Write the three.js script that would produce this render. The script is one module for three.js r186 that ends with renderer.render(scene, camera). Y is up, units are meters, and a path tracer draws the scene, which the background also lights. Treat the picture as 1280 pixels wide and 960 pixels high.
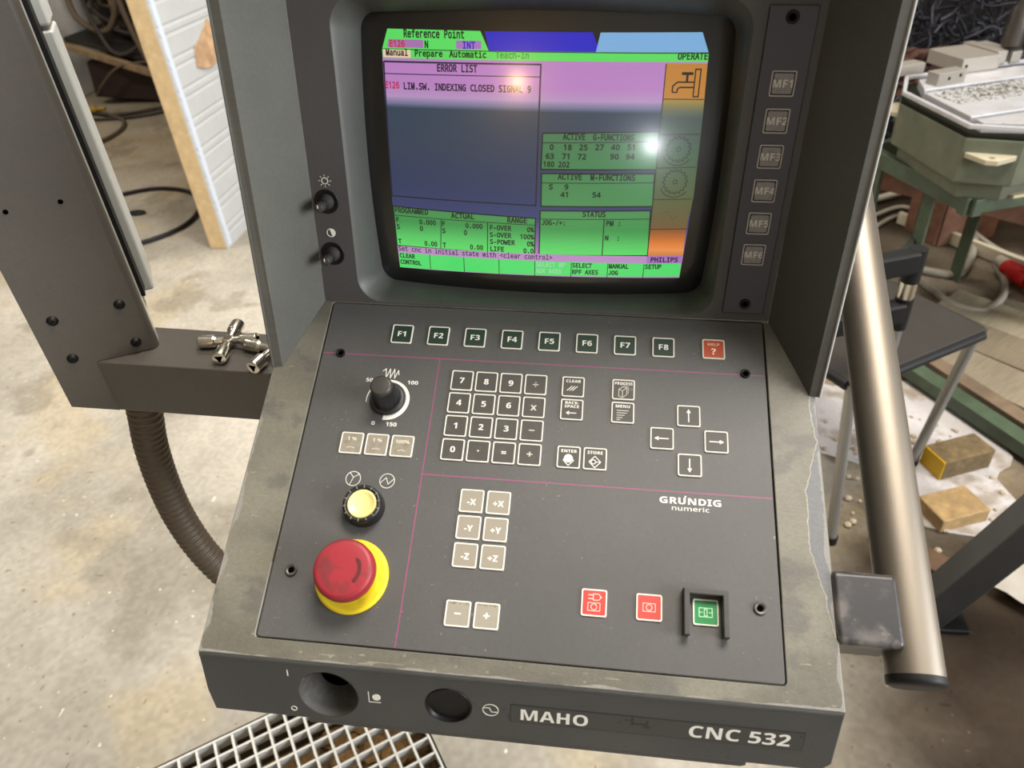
import * as THREE from 'three';
import { RoundedBoxGeometry } from 'three/addons/geometries/RoundedBoxGeometry.js';
import { mergeGeometries } from 'three/addons/utils/BufferGeometryUtils.js';
import { RectAreaLightUniformsLib } from 'three/addons/lights/RectAreaLightUniformsLib.js';

// ============================================================ camera, light, exposure
const scene = new THREE.Scene();
scene.background = new THREE.Color(0x14130f);
const camera = new THREE.PerspectiveCamera(2 * Math.atan(480 / 924) * 180 / Math.PI, 4 / 3, 0.05, 60);
camera.position.set(0.10999, 1.4, 0.4533);
{
  const right = new THREE.Vector3(0.99196, -0.06237, -0.11009), fwd = new THREE.Vector3(-0.12565, -0.58809, -0.79898).normalize();
  const up = new THREE.Vector3().crossVectors(right, fwd).normalize(); right.crossVectors(fwd, up).normalize();
  camera.quaternion.setFromRotationMatrix(new THREE.Matrix4().makeBasis(right, up, fwd.clone().negate()));
}
camera.focus = 0.62; camera.userData.fStop = 9;
const renderer = new THREE.WebGLRenderer({ antialias: true });
renderer.toneMapping = THREE.LinearToneMapping;
const EXPOSURE = 0.84;
renderer.toneMappingExposure = EXPOSURE;
renderer.shadowMap.enabled = true;
RectAreaLightUniformsLib.init();
// ceiling lamps of the workshop, the last one added to brighten the floor: [x, z, length along x, width along z, radiance, colour, label]
const LAMPS = [
  [1.1, -0.45, 1.8, 1.1, 38, 0xfff6ea, 'long ceiling light panel above the operator console and a little to its right'],
  [0.2, -3.0, 2.0, 1.0, 18, 0xfff6ea, 'widest ceiling light panel, above the floor between the white panel and the drilling table'],
  [-3.3, -1.8, 1.2, 0.8, 42, 0xfff6ea, 'added short ceiling light panel that brightens the bare floor left of the white panel'],
];

// lamps at the far end of the hall, behind the operator
const FAR_LAMPS = [[2.03, .67, 7.55, .2, 0xf4f8ff, 'white work lamp on a low stand at the end of the hall'], [-.97, 2.14, 7.55, .17, 0xffc878, 'yellowish wall lamp at the end of the hall']];
// translucent window of the hall, right of the operator: centre, width along z, height, radiance
const WINDOW = { x: 5.36, y: 2.3, z: 2.2, w: 3.4, h: 2.0, I: 31, c: 0xf7fbff };

// ============================================================ helpers
const V = (x, y, z) => new THREE.Vector3(x, y, z);
const taken = {};
function numbered(n) { const k = taken[n] = (taken[n] ?? -1) + 1; return k ? `${n}_${String(k).padStart(3, '0')}` : n; }
function shadows(m) { m.castShadow = true; m.receiveShadow = true; return m; }
function put(name, geo, mat, parent, pos, rot) {
  const g = Array.isArray(geo) ? (geo.length > 1 ? mergeGeometries(geo.map(plain)) : geo[0]) : geo;
  const m = shadows(new THREE.Mesh(g, mat)); m.name = parent === scene || !parent ? numbered(name) : name;
  if (pos) m.position.set(...pos); if (rot) m.rotation.set(...rot);
  (parent || scene).add(m); return m;
}
function plain(g) { g = g.index ? g.toNonIndexed() : g; for (const k of Object.keys(g.attributes)) if (!['position', 'normal', 'uv'].includes(k)) g.deleteAttribute(k); return g; }
function tag(o, label, category, group) { o.userData.label = label; o.userData.category = category; if (group) o.userData.group = group; return o; }
function thing(name, label, category, pos = [0, 0, 0], turn = 0, group) {
  const o = new THREE.Group(); o.name = numbered(name); o.position.set(...pos); o.rotation.y = turn; scene.add(o); return tag(o, label, category, group);
}
function struct(name, geo, mat, pos, rot) { const m = put(name, geo, mat, scene, pos, rot); m.userData.kind = 'structure'; return m; }
const RB = (w, h, d, r = 0.002, s = 2) => { // rounded box, uv in metres
  const g = new RoundedBoxGeometry(w, h, d, s, Math.min(r, w / 2.01, h / 2.01, d / 2.01)), p = g.attributes.position, n = g.attributes.normal, uv = g.attributes.uv;
  for (let i = 0; i < p.count; i++) { const x = Math.abs(n.getX(i)), y = Math.abs(n.getY(i)), z = Math.abs(n.getZ(i)); if (x > y && x > z) uv.setXY(i, p.getZ(i), p.getY(i)); else if (y > z) uv.setXY(i, p.getX(i), p.getZ(i)); else uv.setXY(i, p.getX(i), p.getY(i)); } return g;
};
const at = (g, x, y, z) => g.translate(x, y, z);
function rod(p, q, r, r2 = r, seg = 20, open = false) {
  const d = q.clone().sub(p), g = new THREE.CylinderGeometry(r2, r, d.length(), seg, 1, open);
  g.applyQuaternion(new THREE.Quaternion().setFromUnitVectors(V(0, 1, 0), d.normalize())); const c = p.clone().add(q).multiplyScalar(.5); return g.translate(c.x, c.y, c.z);
}
function tube(pts, r, seg = 60, rad = 10, closed = false) { return new THREE.TubeGeometry(new THREE.CatmullRomCurve3(pts.map(p => p.isVector3 ? p : V(...p)), closed, 'centripetal'), seg, r, rad, closed); }
function bar(p, q, w, h, r = .003) { // square bar from p to q, w across, h up
  const d = q.clone().sub(p), L = d.length(); d.normalize(); const side = V(0, 1, 0).cross(d).normalize(), u = d.clone().cross(side);
  const g = RB(w, h, L, r); g.applyMatrix4(new THREE.Matrix4().makeBasis(side, u, d)); const c = p.clone().add(q).multiplyScalar(.5); return g.translate(c.x, c.y, c.z);
}
function rrect(x0, y0, x1, y1, r, S = THREE.Shape) {
  const s = new S(); s.moveTo(x0 + r, y0); s.lineTo(x1 - r, y0); s.absarc(x1 - r, y0 + r, r, -Math.PI / 2, 0); s.lineTo(x1, y1 - r); s.absarc(x1 - r, y1 - r, r, 0, Math.PI / 2);
  s.lineTo(x0 + r, y1); s.absarc(x0 + r, y1 - r, r, Math.PI / 2, Math.PI); s.lineTo(x0, y0 + r); s.absarc(x0 + r, y0 + r, r, Math.PI, Math.PI * 1.5); return s;
}
function poly(pts) { const s = new THREE.Shape(); pts.forEach((p, i) => i ? s.lineTo(p[0], p[1]) : s.moveTo(p[0], p[1])); s.closePath(); return s; }
function circ(x, y, r, S = THREE.Path) { const s = new S(); s.absarc(x, y, r, 0, Math.PI * 2, false); return s; }
function ext(shape, depth, bevel = 0, o = {}) { return new THREE.ExtrudeGeometry(shape, { depth: depth - 2 * bevel, bevelEnabled: bevel > 0, bevelSize: bevel, bevelThickness: bevel, bevelSegments: 2, curveSegments: 14, bevelOffset: -bevel, ...o }).translate(0, 0, bevel); }
const lathe = (pts, seg = 48) => new THREE.LatheGeometry(pts.map(p => new THREE.Vector2(...p)), seg);
let seed = 7; const rnd = () => { seed = (seed * 1664525 + 1013904223) >>> 0; return seed / 4294967296; };
const rr = (a, b) => a + (b - a) * rnd();

// tileable value noise
function lattice(n, s) { let q = s >>> 0; const a = new Float32Array(n * n); for (let i = 0; i < n * n; i++) { q = (q * 1664525 + 1013904223) >>> 0; a[i] = (q >>> 8) / 16777216; } return a; }
const LAT = [lattice(256, 11), lattice(256, 77), lattice(256, 301)];
function vnoise(x, y, p, k = 0) { // p: period in cells
  const L = LAT[k], xi = Math.floor(x), yi = Math.floor(y); let fx = x - xi, fy = y - yi; fx = fx * fx * (3 - 2 * fx); fy = fy * fy * (3 - 2 * fy);
  const m = (a) => ((a % p) + p) % p & 255, x0 = m(xi), x1 = m(xi + 1), y0 = m(yi) * 256, y1 = m(yi + 1) * 256;
  return (L[y0 + x0] * (1 - fx) + L[y0 + x1] * fx) * (1 - fy) + (L[y1 + x0] * (1 - fx) + L[y1 + x1] * fx) * fy;
}
function fbm(u, v, p, oct, k = 0) { let s = 0, a = .5, t = 0; for (let i = 0; i < oct; i++) { s += a * vnoise(u * p, v * p, p, (k + i) % 3); t += a; a *= .55; p *= 2; if (p > 256) break; } return s / t; }
const clamp = (x, a = 0, b = 1) => Math.min(b, Math.max(a, x)), sm = (a, b, x) => { x = clamp((x - a) / (b - a)); return x * x * (3 - 2 * x); };
const mix = (a, b, t) => a.map((x, i) => x + (b[i] - x) * t);
function tex(n, m, fn, srgb = true) {
  const d = new Uint8Array(n * m * 4);
  for (let j = 0; j < m; j++) for (let i = 0; i < n; i++) { const c = fn((i + .5) / n, (j + .5) / m), o = (j * n + i) * 4; d[o] = clamp(c[0], 0, 255); d[o + 1] = clamp(c[1], 0, 255); d[o + 2] = clamp(c[2], 0, 255); d[o + 3] = 255; }
  const t = new THREE.DataTexture(d, n, m); t.wrapS = t.wrapT = THREE.RepeatWrapping; t.magFilter = THREE.LinearFilter; t.minFilter = THREE.LinearMipmapLinearFilter; t.generateMipmaps = true;
  if (srgb) t.colorSpace = THREE.SRGBColorSpace; t.needsUpdate = true; return t;
}
function rep(t, sx, sy = sx, ox = 0, oy = 0) { const c = t.clone(); c.repeat.set(1 / sx, 1 / sy); c.offset.set(ox, oy); c.needsUpdate = true; return c; }
const std = (o) => new THREE.MeshStandardMaterial(o), phy = (o) => new THREE.MeshPhysicalMaterial(o);
const grey = tex(256, 256, (u, v) => { const n = fbm(u, v, 8, 6) * 255; return [n, n, n]; }, false);
const fine = tex(256, 256, (u, v) => { const n = (vnoise(u * 128, v * 128, 128) * .6 + vnoise(u * 64, v * 64, 64, 1) * .4) * 255; return [n, n, n]; }, false);
const paintTex = (c, amp, sz = 512, p = 6) => tex(sz, sz, (u, v) => { const n = fbm(u, v, p, 6), f = vnoise(u * 200, v * 200, 200, 2) - .5; const k = 1 + (n - .5) * amp + f * .06; return c.map(x => x * k); });

// ============================================================ materials
const M = {};
M.casing = std({ map: rep(paintTex([74, 74, 70], .35), .3), roughness: .55, bumpMap: rep(fine, .06), bumpScale: .00015 });
M.hood = std({ map: rep(paintTex([75, 74, 69], .25, 512, 4), .35), roughness: .5, bumpMap: rep(fine, .06), bumpScale: .00012 });
M.face = std({ map: rep(paintTex([62, 60, 60], .2, 512, 4), .3), roughness: .6 });
M.black = phy({ color: 0x0c0c0d, roughness: .5, specularIntensity: .5 });
M.hole = phy({ color: 0x040404, roughness: 1, specularIntensity: 0 });
M.white = std({ color: 0xd9d6cc, roughness: .6 });
M.print = std({ color: 0xcfccc0, roughness: .6 });
M.postPaint = phy({ map: rep(paintTex([72, 68, 63], .2, 512, 4), .4), roughness: .42, clearcoat: .3, clearcoatRoughness: .35 });
M.postLight = phy({ color: 0xb9bbb6, roughness: .4, clearcoat: .3 });
M.steel = std({ color: 0x857d72, metalness: 1, roughness: .5, bumpMap: rep(fine, .02, .5), bumpScale: .00002 });
M.chrome = std({ color: 0xcfcabf, metalness: 1, roughness: .22 });
M.darkSteel = std({ color: 0x55534f, metalness: .8, roughness: .45 });
M.rubber = phy({ color: 0x111112, roughness: .55, specularIntensity: .6 });

// ============================================================ floor, pit, hall
const PA = V(.824, 0, -.566).normalize(), PB = V(.566, 0, .824).normalize(), PIT = { a0: -1.12, a1: -.021, b0: -.568, b1: .36 };
const concrete = tex(1536, 1536, (u, v) => {
  const n = fbm(u, v, 4, 7), m = fbm(u, v, 16, 5, 1), g = vnoise(u * 250, v * 250, 250, 2), w = fbm(u + .3, v, 9, 4, 2);
  let c = mix([160, 156, 147], [196, 192, 184], sm(.3, .7, n)); c = mix(c, [186, 170, 136], sm(.58, .78, w) * .4); c = mix(c, [140, 134, 122], sm(.56, .72, m) * .5);
  const k = .95 + g * .1; c = c.map(x => x * k); if (vnoise(u * 180, v * 180, 180, 1) > .955) c = mix(c, [105, 90, 66], .5); if (vnoise(u * 150 + 9, v * 150, 150, 0) > .972) c = [228, 222, 206]; return c;
});
M.floor = phy({ map: rep(concrete, 2.6), specularIntensity: .35, roughness: .66, bumpMap: rep(grey, .5), bumpScale: .002, vertexColors: true });
{
  const A = new Set([PIT.a0, PIT.a1]), B = new Set([PIT.b0, PIT.b1]); for (let i = -11; i <= 11; i += .14) { A.add(i); B.add(i); }
  const as = [...A].sort((p, q) => p - q), bs = [...B].sort((p, q) => p - q), pos = [], uv = [], col = [], nor = [];
  const tint = (x, z) => {
    const n = fbm(x / 12 + .5, z / 12 + .5, 24, 4, 1), n2 = fbm(x / 12 + .1, z / 12 + .7, 60, 3, 2);
    const right = sm(.42, .8, x + (n - .5) * .5 + clamp(z + .2, -9, 0) * .02); let c = [.88, .86, .82]; const blob = (a, b, q) => Math.exp(-((x - a) ** 2 + (z - b) ** 2) / (q * q)); const dirt = clamp(blob(1.08, -.38, .4) * 2.2 + blob(1.4, -.6, .4) * 1.5 + blob(1.25, -2.8, .35) * .9 + blob(1.8, -2.7, .5) + blob(.72, -.78, .13) * .6 + blob(1.0, -.2, .2) * .8 - blob(.92, -.68, .07));  // dirt blobs, plus two that paint the shade behind the drilling stand
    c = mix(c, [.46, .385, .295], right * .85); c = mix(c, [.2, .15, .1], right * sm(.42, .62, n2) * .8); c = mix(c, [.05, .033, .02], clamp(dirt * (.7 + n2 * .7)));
    const far = sm(-2.6, -3.8, z + (n - .5) * 1.2) * (1 - right); c = mix(c, [.62, .54, .42], far * .85);
    return c.map(k => k * (.88 + n * .24));
  };
  for (let i = 0; i < as.length - 1; i++) for (let j = 0; j < bs.length - 1; j++) {
    const ca = (as[i] + as[i + 1]) / 2, cb = (bs[j] + bs[j + 1]) / 2; if (ca > PIT.a0 && ca < PIT.a1 && cb > PIT.b0 && cb < PIT.b1) continue;
    const q = [[as[i], bs[j]], [as[i], bs[j + 1]], [as[i + 1], bs[j + 1]], [as[i + 1], bs[j]]].map(([a, b]) => PA.clone().multiplyScalar(a).addScaledVector(PB, b));
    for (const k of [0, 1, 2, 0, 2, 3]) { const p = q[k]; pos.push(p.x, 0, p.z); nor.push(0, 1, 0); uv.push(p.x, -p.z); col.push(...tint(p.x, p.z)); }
  }
  const g = new THREE.BufferGeometry(); g.setAttribute('position', new THREE.Float32BufferAttribute(pos, 3)); g.setAttribute('normal', new THREE.Float32BufferAttribute(nor, 3)); g.setAttribute('uv', new THREE.Float32BufferAttribute(uv, 2)); g.setAttribute('color', new THREE.Float32BufferAttribute(col, 3));
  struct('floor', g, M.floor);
  // the slab edge round the pit and the pit's own bottom
  const pm = std({ color: 0x4a3f30, roughness: .9 }), w = [];
  const pt = (a, b, y) => PA.clone().multiplyScalar(a).addScaledVector(PB, b).setY(y), th = .05, h = .34;
  for (const [a0, b0, a1, b1] of [[PIT.a0, PIT.b0 - th / 2, PIT.a1, PIT.b0 - th / 2], [PIT.a0, PIT.b1 + th / 2, PIT.a1, PIT.b1 + th / 2], [PIT.a0 - th / 2, PIT.b0, PIT.a0 - th / 2, PIT.b1], [PIT.a1 + th / 2, PIT.b0, PIT.a1 + th / 2, PIT.b1]]) w.push(bar(pt(a0, b0, -h / 2 - .004), pt(a1, b1, -h / 2 - .004), th, h, .001));
  struct('trim_1', w, pm);
  const bot = ext(poly([[PIT.a0, -PIT.b0], [PIT.a1, -PIT.b0], [PIT.a1, -PIT.b1], [PIT.a0, -PIT.b1]]), .04).rotateX(-Math.PI / 2);
  bot.applyMatrix4(new THREE.Matrix4().makeBasis(PA, V(0, 1, 0), PB)); struct('floor_pit', bot, std({ map: rep(paintTex([128, 104, 70], 1.1, 512, 10), .4), roughness: .95, bumpMap: rep(grey, .1), bumpScale: .012 }), [0, -.2, 0]);
}
M.wallPaint = std({ map: rep(paintTex([150, 146, 136], .25), 3), roughness: .85 });
M.ceil = std({ color: 0xc4c2ba, roughness: .9 });
struct('wall_back', new THREE.BoxGeometry(17, 5, .2), M.wallPaint, [0, 2.5, -8.6]);
struct('wall_front', new THREE.BoxGeometry(17, 5, .2), M.wallPaint, [0, 2.5, 8]);
struct('wall_left', new THREE.BoxGeometry(.2, 5, 16.8), M.wallPaint, [-8, 2.5, -.3]);
{ // right wall with the window opening
  const s = poly([[-8.1, 0], [8.7, 0], [8.7, 5], [-8.1, 5]]), h = rrect(-WINDOW.z - WINDOW.w / 2, WINDOW.y - WINDOW.h / 2, -WINDOW.z + WINDOW.w / 2, WINDOW.y + WINDOW.h / 2, .01, THREE.Path); s.holes.push(h);
  struct('wall_right', ext(s, .2).rotateY(Math.PI / 2), M.wallPaint, [5.4, 0, 0]);
  const f = struct('window_1', RB(.05, WINDOW.h, WINDOW.w, .004), std({ color: 0xe8ecef, emissive: WINDOW.c, emissiveIntensity: 2 }), [5.47, WINDOW.y, WINDOW.z]);
  for (let k = -2; k <= 2; k++) put('glazing_bar', RB(.03, WINDOW.h, .05, .004), M.darkSteel, f, [-.04, 0, k * WINDOW.w / 4.05]);
  for (const k of [-1, 0, 1]) put('glazing_bar', RB(.03, .05, WINDOW.w, .004), M.darkSteel, f, [-.04, k * (WINDOW.h / 2 - .03), 0]);
  const l = new THREE.RectAreaLight(WINDOW.c, WINDOW.I, WINDOW.w, WINDOW.h); l.position.set(WINDOW.x, WINDOW.y, WINDOW.z); l.rotation.y = Math.PI / 2; scene.add(l);
}
struct('ceiling', new THREE.BoxGeometry(17, .2, 17), M.ceil, [0, 5.1, -.3]);
LAMPS.forEach(([x, z, w, d, I, c, label]) => {
  const t = thing('ceiling_light', label, 'ceiling light', [x, 4.3, z]);
  put('frame', RB(w + .06, .08, d + .06, .01), M.white, t, [0, .045, 0]);
  put('diffuser', new THREE.BoxGeometry(w, .012, d), std({ color: 0xffffff, emissive: c, emissiveIntensity: 3 }), t, [0, 0, 0]);
  for (const s of [-1, 1]) put('hanger', rod(V(s * w * .4, .08, 0), V(s * w * .4, .72, 0), .006), M.darkSteel, t);
  const l = new THREE.RectAreaLight(c, I, w, d); l.position.set(0, -.012, 0); l.rotation.x = -Math.PI / 2; t.add(l);
});

FAR_LAMPS.forEach(([x, y, z, r, c, label]) => {
  const t = thing('hall_lamp', label, 'lamp', [x, y, z]);
  put('globe', new THREE.SphereGeometry(r, 28, 18), std({ color: 0xffffff, emissive: c, emissiveIntensity: 26 }), t);
  put('housing', lathe([[0, 0], [r * .8, 0], [r * .9, .1], [0, .1]], 32).rotateX(Math.PI / 2).translate(0, 0, r * .7), M.darkSteel, t);
  put('arm', rod(V(0, 0, r * .7 + .05), V(0, 0, .34), .03), M.darkSteel, t); if (y < 1) put('stand', rod(V(0, 0, r * .7 + .05), V(0, -y, r * .7 + .05), .02), M.darkSteel, t);
  const l = new THREE.PointLight(c, 6); l.position.set(0, 0, -r - .02); t.add(l);
});

// ============================================================ operator console
const con = thing('operator_console', 'grey hooded machine control console with lit screen, keypad and red emergency stop', 'control console', [0, 1.06873, 0]);
con.quaternion.setFromRotationMatrix(new THREE.Matrix4().makeBasis(V(.998644, -.05205, 0), V(.052034, .998333, .024989), V(-.0013, -.024955, .999688)));
const T = 25.928 * Math.PI / 180, SA = -8 * Math.PI / 180, LA = -12 * Math.PI / 180;
const HINGE = [0, .02908, -.0598], LIP = [0, -.0925, .1902];
const onPanel = (name, g, m, p = con) => p === con ? put(name, g, m, con, [0, 0, 0], [T, 0, 0]) : put(name, g, m, p);   // geometry axes: x right, y out, z down the panel
const onScreen = (name, g, m, p = con) => p === con ? put(name, g, m, con, HINGE, [SA, 0, 0]) : put(name, g, m, p);      // x right, y up, z out
const onLip = (name, g, m, p = con) => p === con ? put(name, g, m, con, LIP, [LA, 0, 0]) : put(name, g, m, p);
const flat = (g) => g.rotateX(-Math.PI / 2);   // shapes drawn in (u, -v) laid on the panel, extruded outwards
const pk = (u, v, h = 0) => [u, -v * Math.sin(T) + h * Math.cos(T), v * Math.cos(T) + h * Math.sin(T)];

// body behind the sheets
{
  const q = (v, h) => { const p = pk(0, v, h); return [p[2], p[1]]; };
  const lp = (d, n) => [LIP[2] + d * -Math.sin(LA) + n * Math.cos(LA), LIP[1] - d * Math.cos(LA) - n * Math.sin(LA)];
  const s = poly([q(-.064, -.008), q(.165, -.008), lp(.012, -.05), lp(.048, -.05), [.02, -.19], [-.21, -.175], [-.38, -.02], [-.38, .3], [-.185, .3], [-.15, .04]]);
  const g = ext(s, .4, .003).rotateY(-Math.PI / 2).translate(.2565, 0, 0);   // shape (z, y) drawn out along x
  put('housing', g, M.casing, con);
}
// frame sheet round the keypad: worn olive-grey paint
const FX0 = -.1522, FX1 = .2645, FV0 = -.0665, FV1 = .2115;
{
  const W = FX1 - FX0, H = FV1 - FV0;
  const t = tex(1536, 1024, (u, v) => {
    const x = u * W, y = v * H; // y up from the front edge
    const n = fbm(u, v, 5, 6), m = fbm(u, v, 14, 5, 1), f = vnoise(u * 250, v * 250, 250, 2), st = vnoise(u * 60, v * 160, 250, 1);
    let c = mix([86, 83, 73], [106, 103, 91], sm(.3, .7, n)); c = mix(c, [74, 73, 70], sm(.55, .72, m) * .55);
    // paint rubbed through along the right and front edges down to a bluish primer
    const er = W - x + (m - .5) * .008, ef = y + (m - .5) * .006, el = x + (m - .5) * .012;
    const ew = .004 * sm(.06, .3, v) * sm(1, .75, v) + .007 * sm(.2, .34, v) * sm(.62, .5, v); if (er < ew) c = [94, 95, 98]; else if (er < ew + .0007) c = [140, 136, 120];
    if (ef < .0012 || el < .0008 || er < .0015) c = [120, 118, 112];
    if (y < .03 && st > .93) c = mix(c, [138, 132, 112], .6); if (x < .028 && st > .94 && n > .5) c = mix(c, [138, 130, 110], .45);
    return c.map(k => k * (.96 + f * .08));
  });
  t.wrapS = t.wrapT = THREE.ClampToEdgeWrapping; t.repeat.set(1 / W, 1 / H); t.offset.set(-FX0 / W, FV1 / H);
  M.frame = std({ map: t, roughness: .5, bumpMap: rep(fine, .05), bumpScale: .0001 });
  const s = poly([[FX0, -FV1], [FX1, -FV1], [FX1, -FV0], [FX0, -FV0]]);
  const hole = rrect(-.1161, -.1995, .2306, .0658, .003, THREE.Path); s.holes.push(hole);
  onPanel('keypad_frame', flat(ext(s, .006, .0006)).translate(0, -.006, 0), M.frame);
}
// keypad plate with printed legends: one canvas for plate and keys, drawn in millimetres
const PX0 = -115.1, PX1 = 229.5, PV0 = -65.2, PV1 = 198.5, PW = PX1 - PX0, PH = PV1 - PV0;
const keyList = [];
const atlas = (() => {
  const S = 2048 / PW, cw = 2048, ch = Math.round(PH * S), c = document.createElement('canvas'); c.width = cw; c.height = ch; const x = c.getContext('2d');
  x.fillStyle = '#454443'; x.fillRect(0, 0, cw, ch);
  // soft wear and dust
  const im = x.getImageData(0, 0, cw, ch), d = im.data;
  for (let j = 0; j < ch; j++) for (let i = 0; i < cw; i++) {
    const u = i / cw, v = j / cw, n = fbm(u, v, 6, 4), m = vnoise(u * 200, v * 200, 200, 1), dust = sm(.35, .85, fbm(u + .4, v, 3, 6, 2)) * .15; const k = .92 + n * .12 + m * .05, o = (j * cw + i) * 4;
    d[o] = d[o] * k + (92 - d[o]) * dust; d[o + 1] = d[o + 1] * k + (88 - d[o + 1]) * dust; d[o + 2] = d[o + 2] * k + (78 - d[o + 2]) * dust;
    if (vnoise(u * 250 + 3, v * 250, 250, 2) > .975 && n > .45) { d[o] = 130; d[o + 1] = 126; d[o + 2] = 112; }
  }
  x.putImageData(im, 0, 0);
  x.setTransform(S, 0, 0, S, -PX0 * S, -PV0 * S);
  const line = (pts, w, col) => { x.strokeStyle = col; x.lineWidth = w; x.lineJoin = 'round'; x.beginPath(); pts.forEach((p, i) => i ? x.lineTo(...p) : x.moveTo(...p)); x.stroke(); };
  const txt = (s, u, v, h, col, sx = 1, w = 'bold') => { x.save(); x.translate(u, v); x.scale(sx, 1); x.fillStyle = col; x.font = `${w} ${h}px sans-serif`; x.textAlign = 'center'; x.textBaseline = 'middle'; x.fillText(s, 0, 0); x.restore(); };
  const MG = '#8d3a68', WH = '#dcdad0', FD = '#b9b6aa';
  line([[-115, -18.3], [229, -18.6]], .75, MG); line([[-19.8, -18], [-20.3, 198]], .75, MG); line([[-20, 77.3], [229, 77.3]], .75, MG);
  // feed override scale
  const kc = [-55.5, 19.5]; x.fillStyle = WH; x.beginPath();
  for (let i = 0; i <= 60; i++) { const a = (-190 + 285 * i / 60) * Math.PI / 180, r = 17; x[i ? 'lineTo' : 'moveTo'](kc[0] + r * Math.cos(a), kc[1] + r * Math.sin(a)); }
  for (let i = 60; i >= 0; i--) { const a = (-190 + 285 * i / 60) * Math.PI / 180, r = 16.4 - 3.6 * i / 60; x.lineTo(kc[0] + r * Math.cos(a), kc[1] + r * Math.sin(a)); } x.fill();
  txt('50', -72.6, 3.6, 4.6, WH, 1.15); txt('100', -38.3, 4, 4.6, WH, 1.15); txt('0', -63.4, 39.7, 4.6, WH, 1.15); txt('150', -49.4, 39.8, 4.6, WH, 1.15);
  line([[-63.4, -4.6], [-61, -7], [-60, 1], [-57.6, -7], [-56.6, 1], [-54.2, -7], [-53.2, 1], [-51, -6], [-50.2, -2]], .7, WH);
  // button icons
  for (const [u, v, z] of [[-70.3, 84.3, 0], [-44.9, 84.3, 1]]) {
    x.strokeStyle = WH; x.lineWidth = .45; x.beginPath(); x.arc(u, v, 5.4, 0, 7); x.stroke();
    line(z ? [[u - 5, v + 2], [u - 1, v - 2.4], [u + 1, v + 2.4], [u + 5, v - 2]] : [[u - 2, v + 5], [u, v - 1], [u - 3, v - 4.4]], .45, WH); if (!z) line([[u, v - 1], [u + 4, v - 3.8]], .45, WH);
  }
  // maker's lettering
  txt('GRUNDIG', 172.4, 84.1, 6.6, WH, 1.42); x.fillStyle = WH; x.fillRect(168.4, 79.9, 1.3, 1.1); txt('numeric', 172.3, 89.3, 4.6, WH, 1.55, 'normal');
  // keys
  const key = (u, v, bg, fn, w = 17, h = 17) => { keyList.push([u, v, w, h]); x.fillStyle = bg; x.fillRect(u - w / 2, v - h / 2, w, h); x.save(); x.translate(u, v); fn && fn(); x.restore(); };
  const T0 = (s, h, dx = 0, dy = 0, col = WH, sx = 1.15) => txt(s, dx, dy, h, col, sx);
  const smear = (col, a, n, r) => { for (let i = 0; i < n; i++) { x.globalAlpha = a * rnd(); x.fillStyle = col; x.beginPath(); x.ellipse(rr(-7, 7), rr(-7, 7), rr(.5, r), rr(.4, r * .8), rnd() * 3, 0, 7); x.fill(); } x.globalAlpha = 1; };
  for (let i = 0; i < 8; i++) key(-53.3 + 29.5 * i, -38.4, '#112a1c', () => T0('F' + (i + 1), 6.6, 0, .2));
  key(191.3, -39.1, '#a8401a', () => { T0('HELP', 3.4, 0, -3.9, '#e0b79c'); T0('?', 7.4, 0, 2.4, '#ecd9c8'); });
  const num = ['789÷', '456x', '123−', '0·=+'], kb = '#37342f';
  num.forEach((r, j) => [...r].forEach((t, i) => key(19 * i, 19 * j, kb, () => { smear('#6b665c', .1, 6, 4); T0(t, i == 3 ? 8 : 6.6, 0, .2, i == 3 ? FD : WH); })));
  key(85.6, 0, kb, () => { T0('CLEAR', 3.3, 0, -4.6); for (const o of [-2, 0, 2]) line([[-2.6 + o, 3.4], [1.4 + o, -.6]], .6, WH); });
  key(85.6, 19, kb, () => { T0('BACK-', 3.3, 0, -5.4); T0('SPACE', 3.3, 0, -2.4); line([[-3.6, 2.8], [3.6, 2.8]], .7, WH); line([[-1.8, 1.4], [-3.8, 2.8], [-1.8, 4.2]], .7, WH); });
  key(123.5, 0, kb, () => { smear('#b5ad98', .25, 10, 2.5); T0('PROCESS', 3.2, 0, -4.9, WH, 1.02); line([[-3.4, 5.6], [-3.4, 0], [-.6, 1], [-.6, 6.6], [-3.4, 5.6]], .5, FD); line([[-.6, 6.6], [2.6, 4], [2.6, -1.6], [-.6, 1]], .5, FD); line([[-3.4, 0], [-.4, -2.4], [2.6, -1.6]], .5, FD); line([[3.6, 3.4], [3.6, -2.4], [1, -3]], .4, FD); });
  key(123.5, 19, kb, () => { T0('MENU', 3.3, 0, -4.9); [[0, 9], [1.9, 7.6], [3.8, 6], [5.7, 4.4], [7.4, 2.8]].forEach(([dy, w]) => line([[-4.5, -1.6 + dy], [-4.5 + w, -1.6 + dy]], .6, FD)); });
  key(85.5, 57, kb, () => { T0('ENTER', 3.3, 0, -4.6); line([[0, -1.6], [3.8, 2.4], [0, 6.4], [-3.8, 2.4], [0, -1.6]], .6, WH); x.fillStyle = '#e6e0cc'; x.beginPath(); x.arc(-.1, .9, 3.2, 0, 7); x.fill(); });
  key(104.6, 57, kb, () => { T0('STORE', 3.3, 0, -4.6); line([[0, -2], [4.2, 2.4], [0, 6.8], [-4.2, 2.4], [0, -2]], .6, WH); x.strokeStyle = WH; x.lineWidth = .6; x.beginPath(); x.arc(-1, 2.4, 1.6, 0, 7); x.stroke(); line([[.6, 2.4], [4, 2.4]], .5, WH); });
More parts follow.
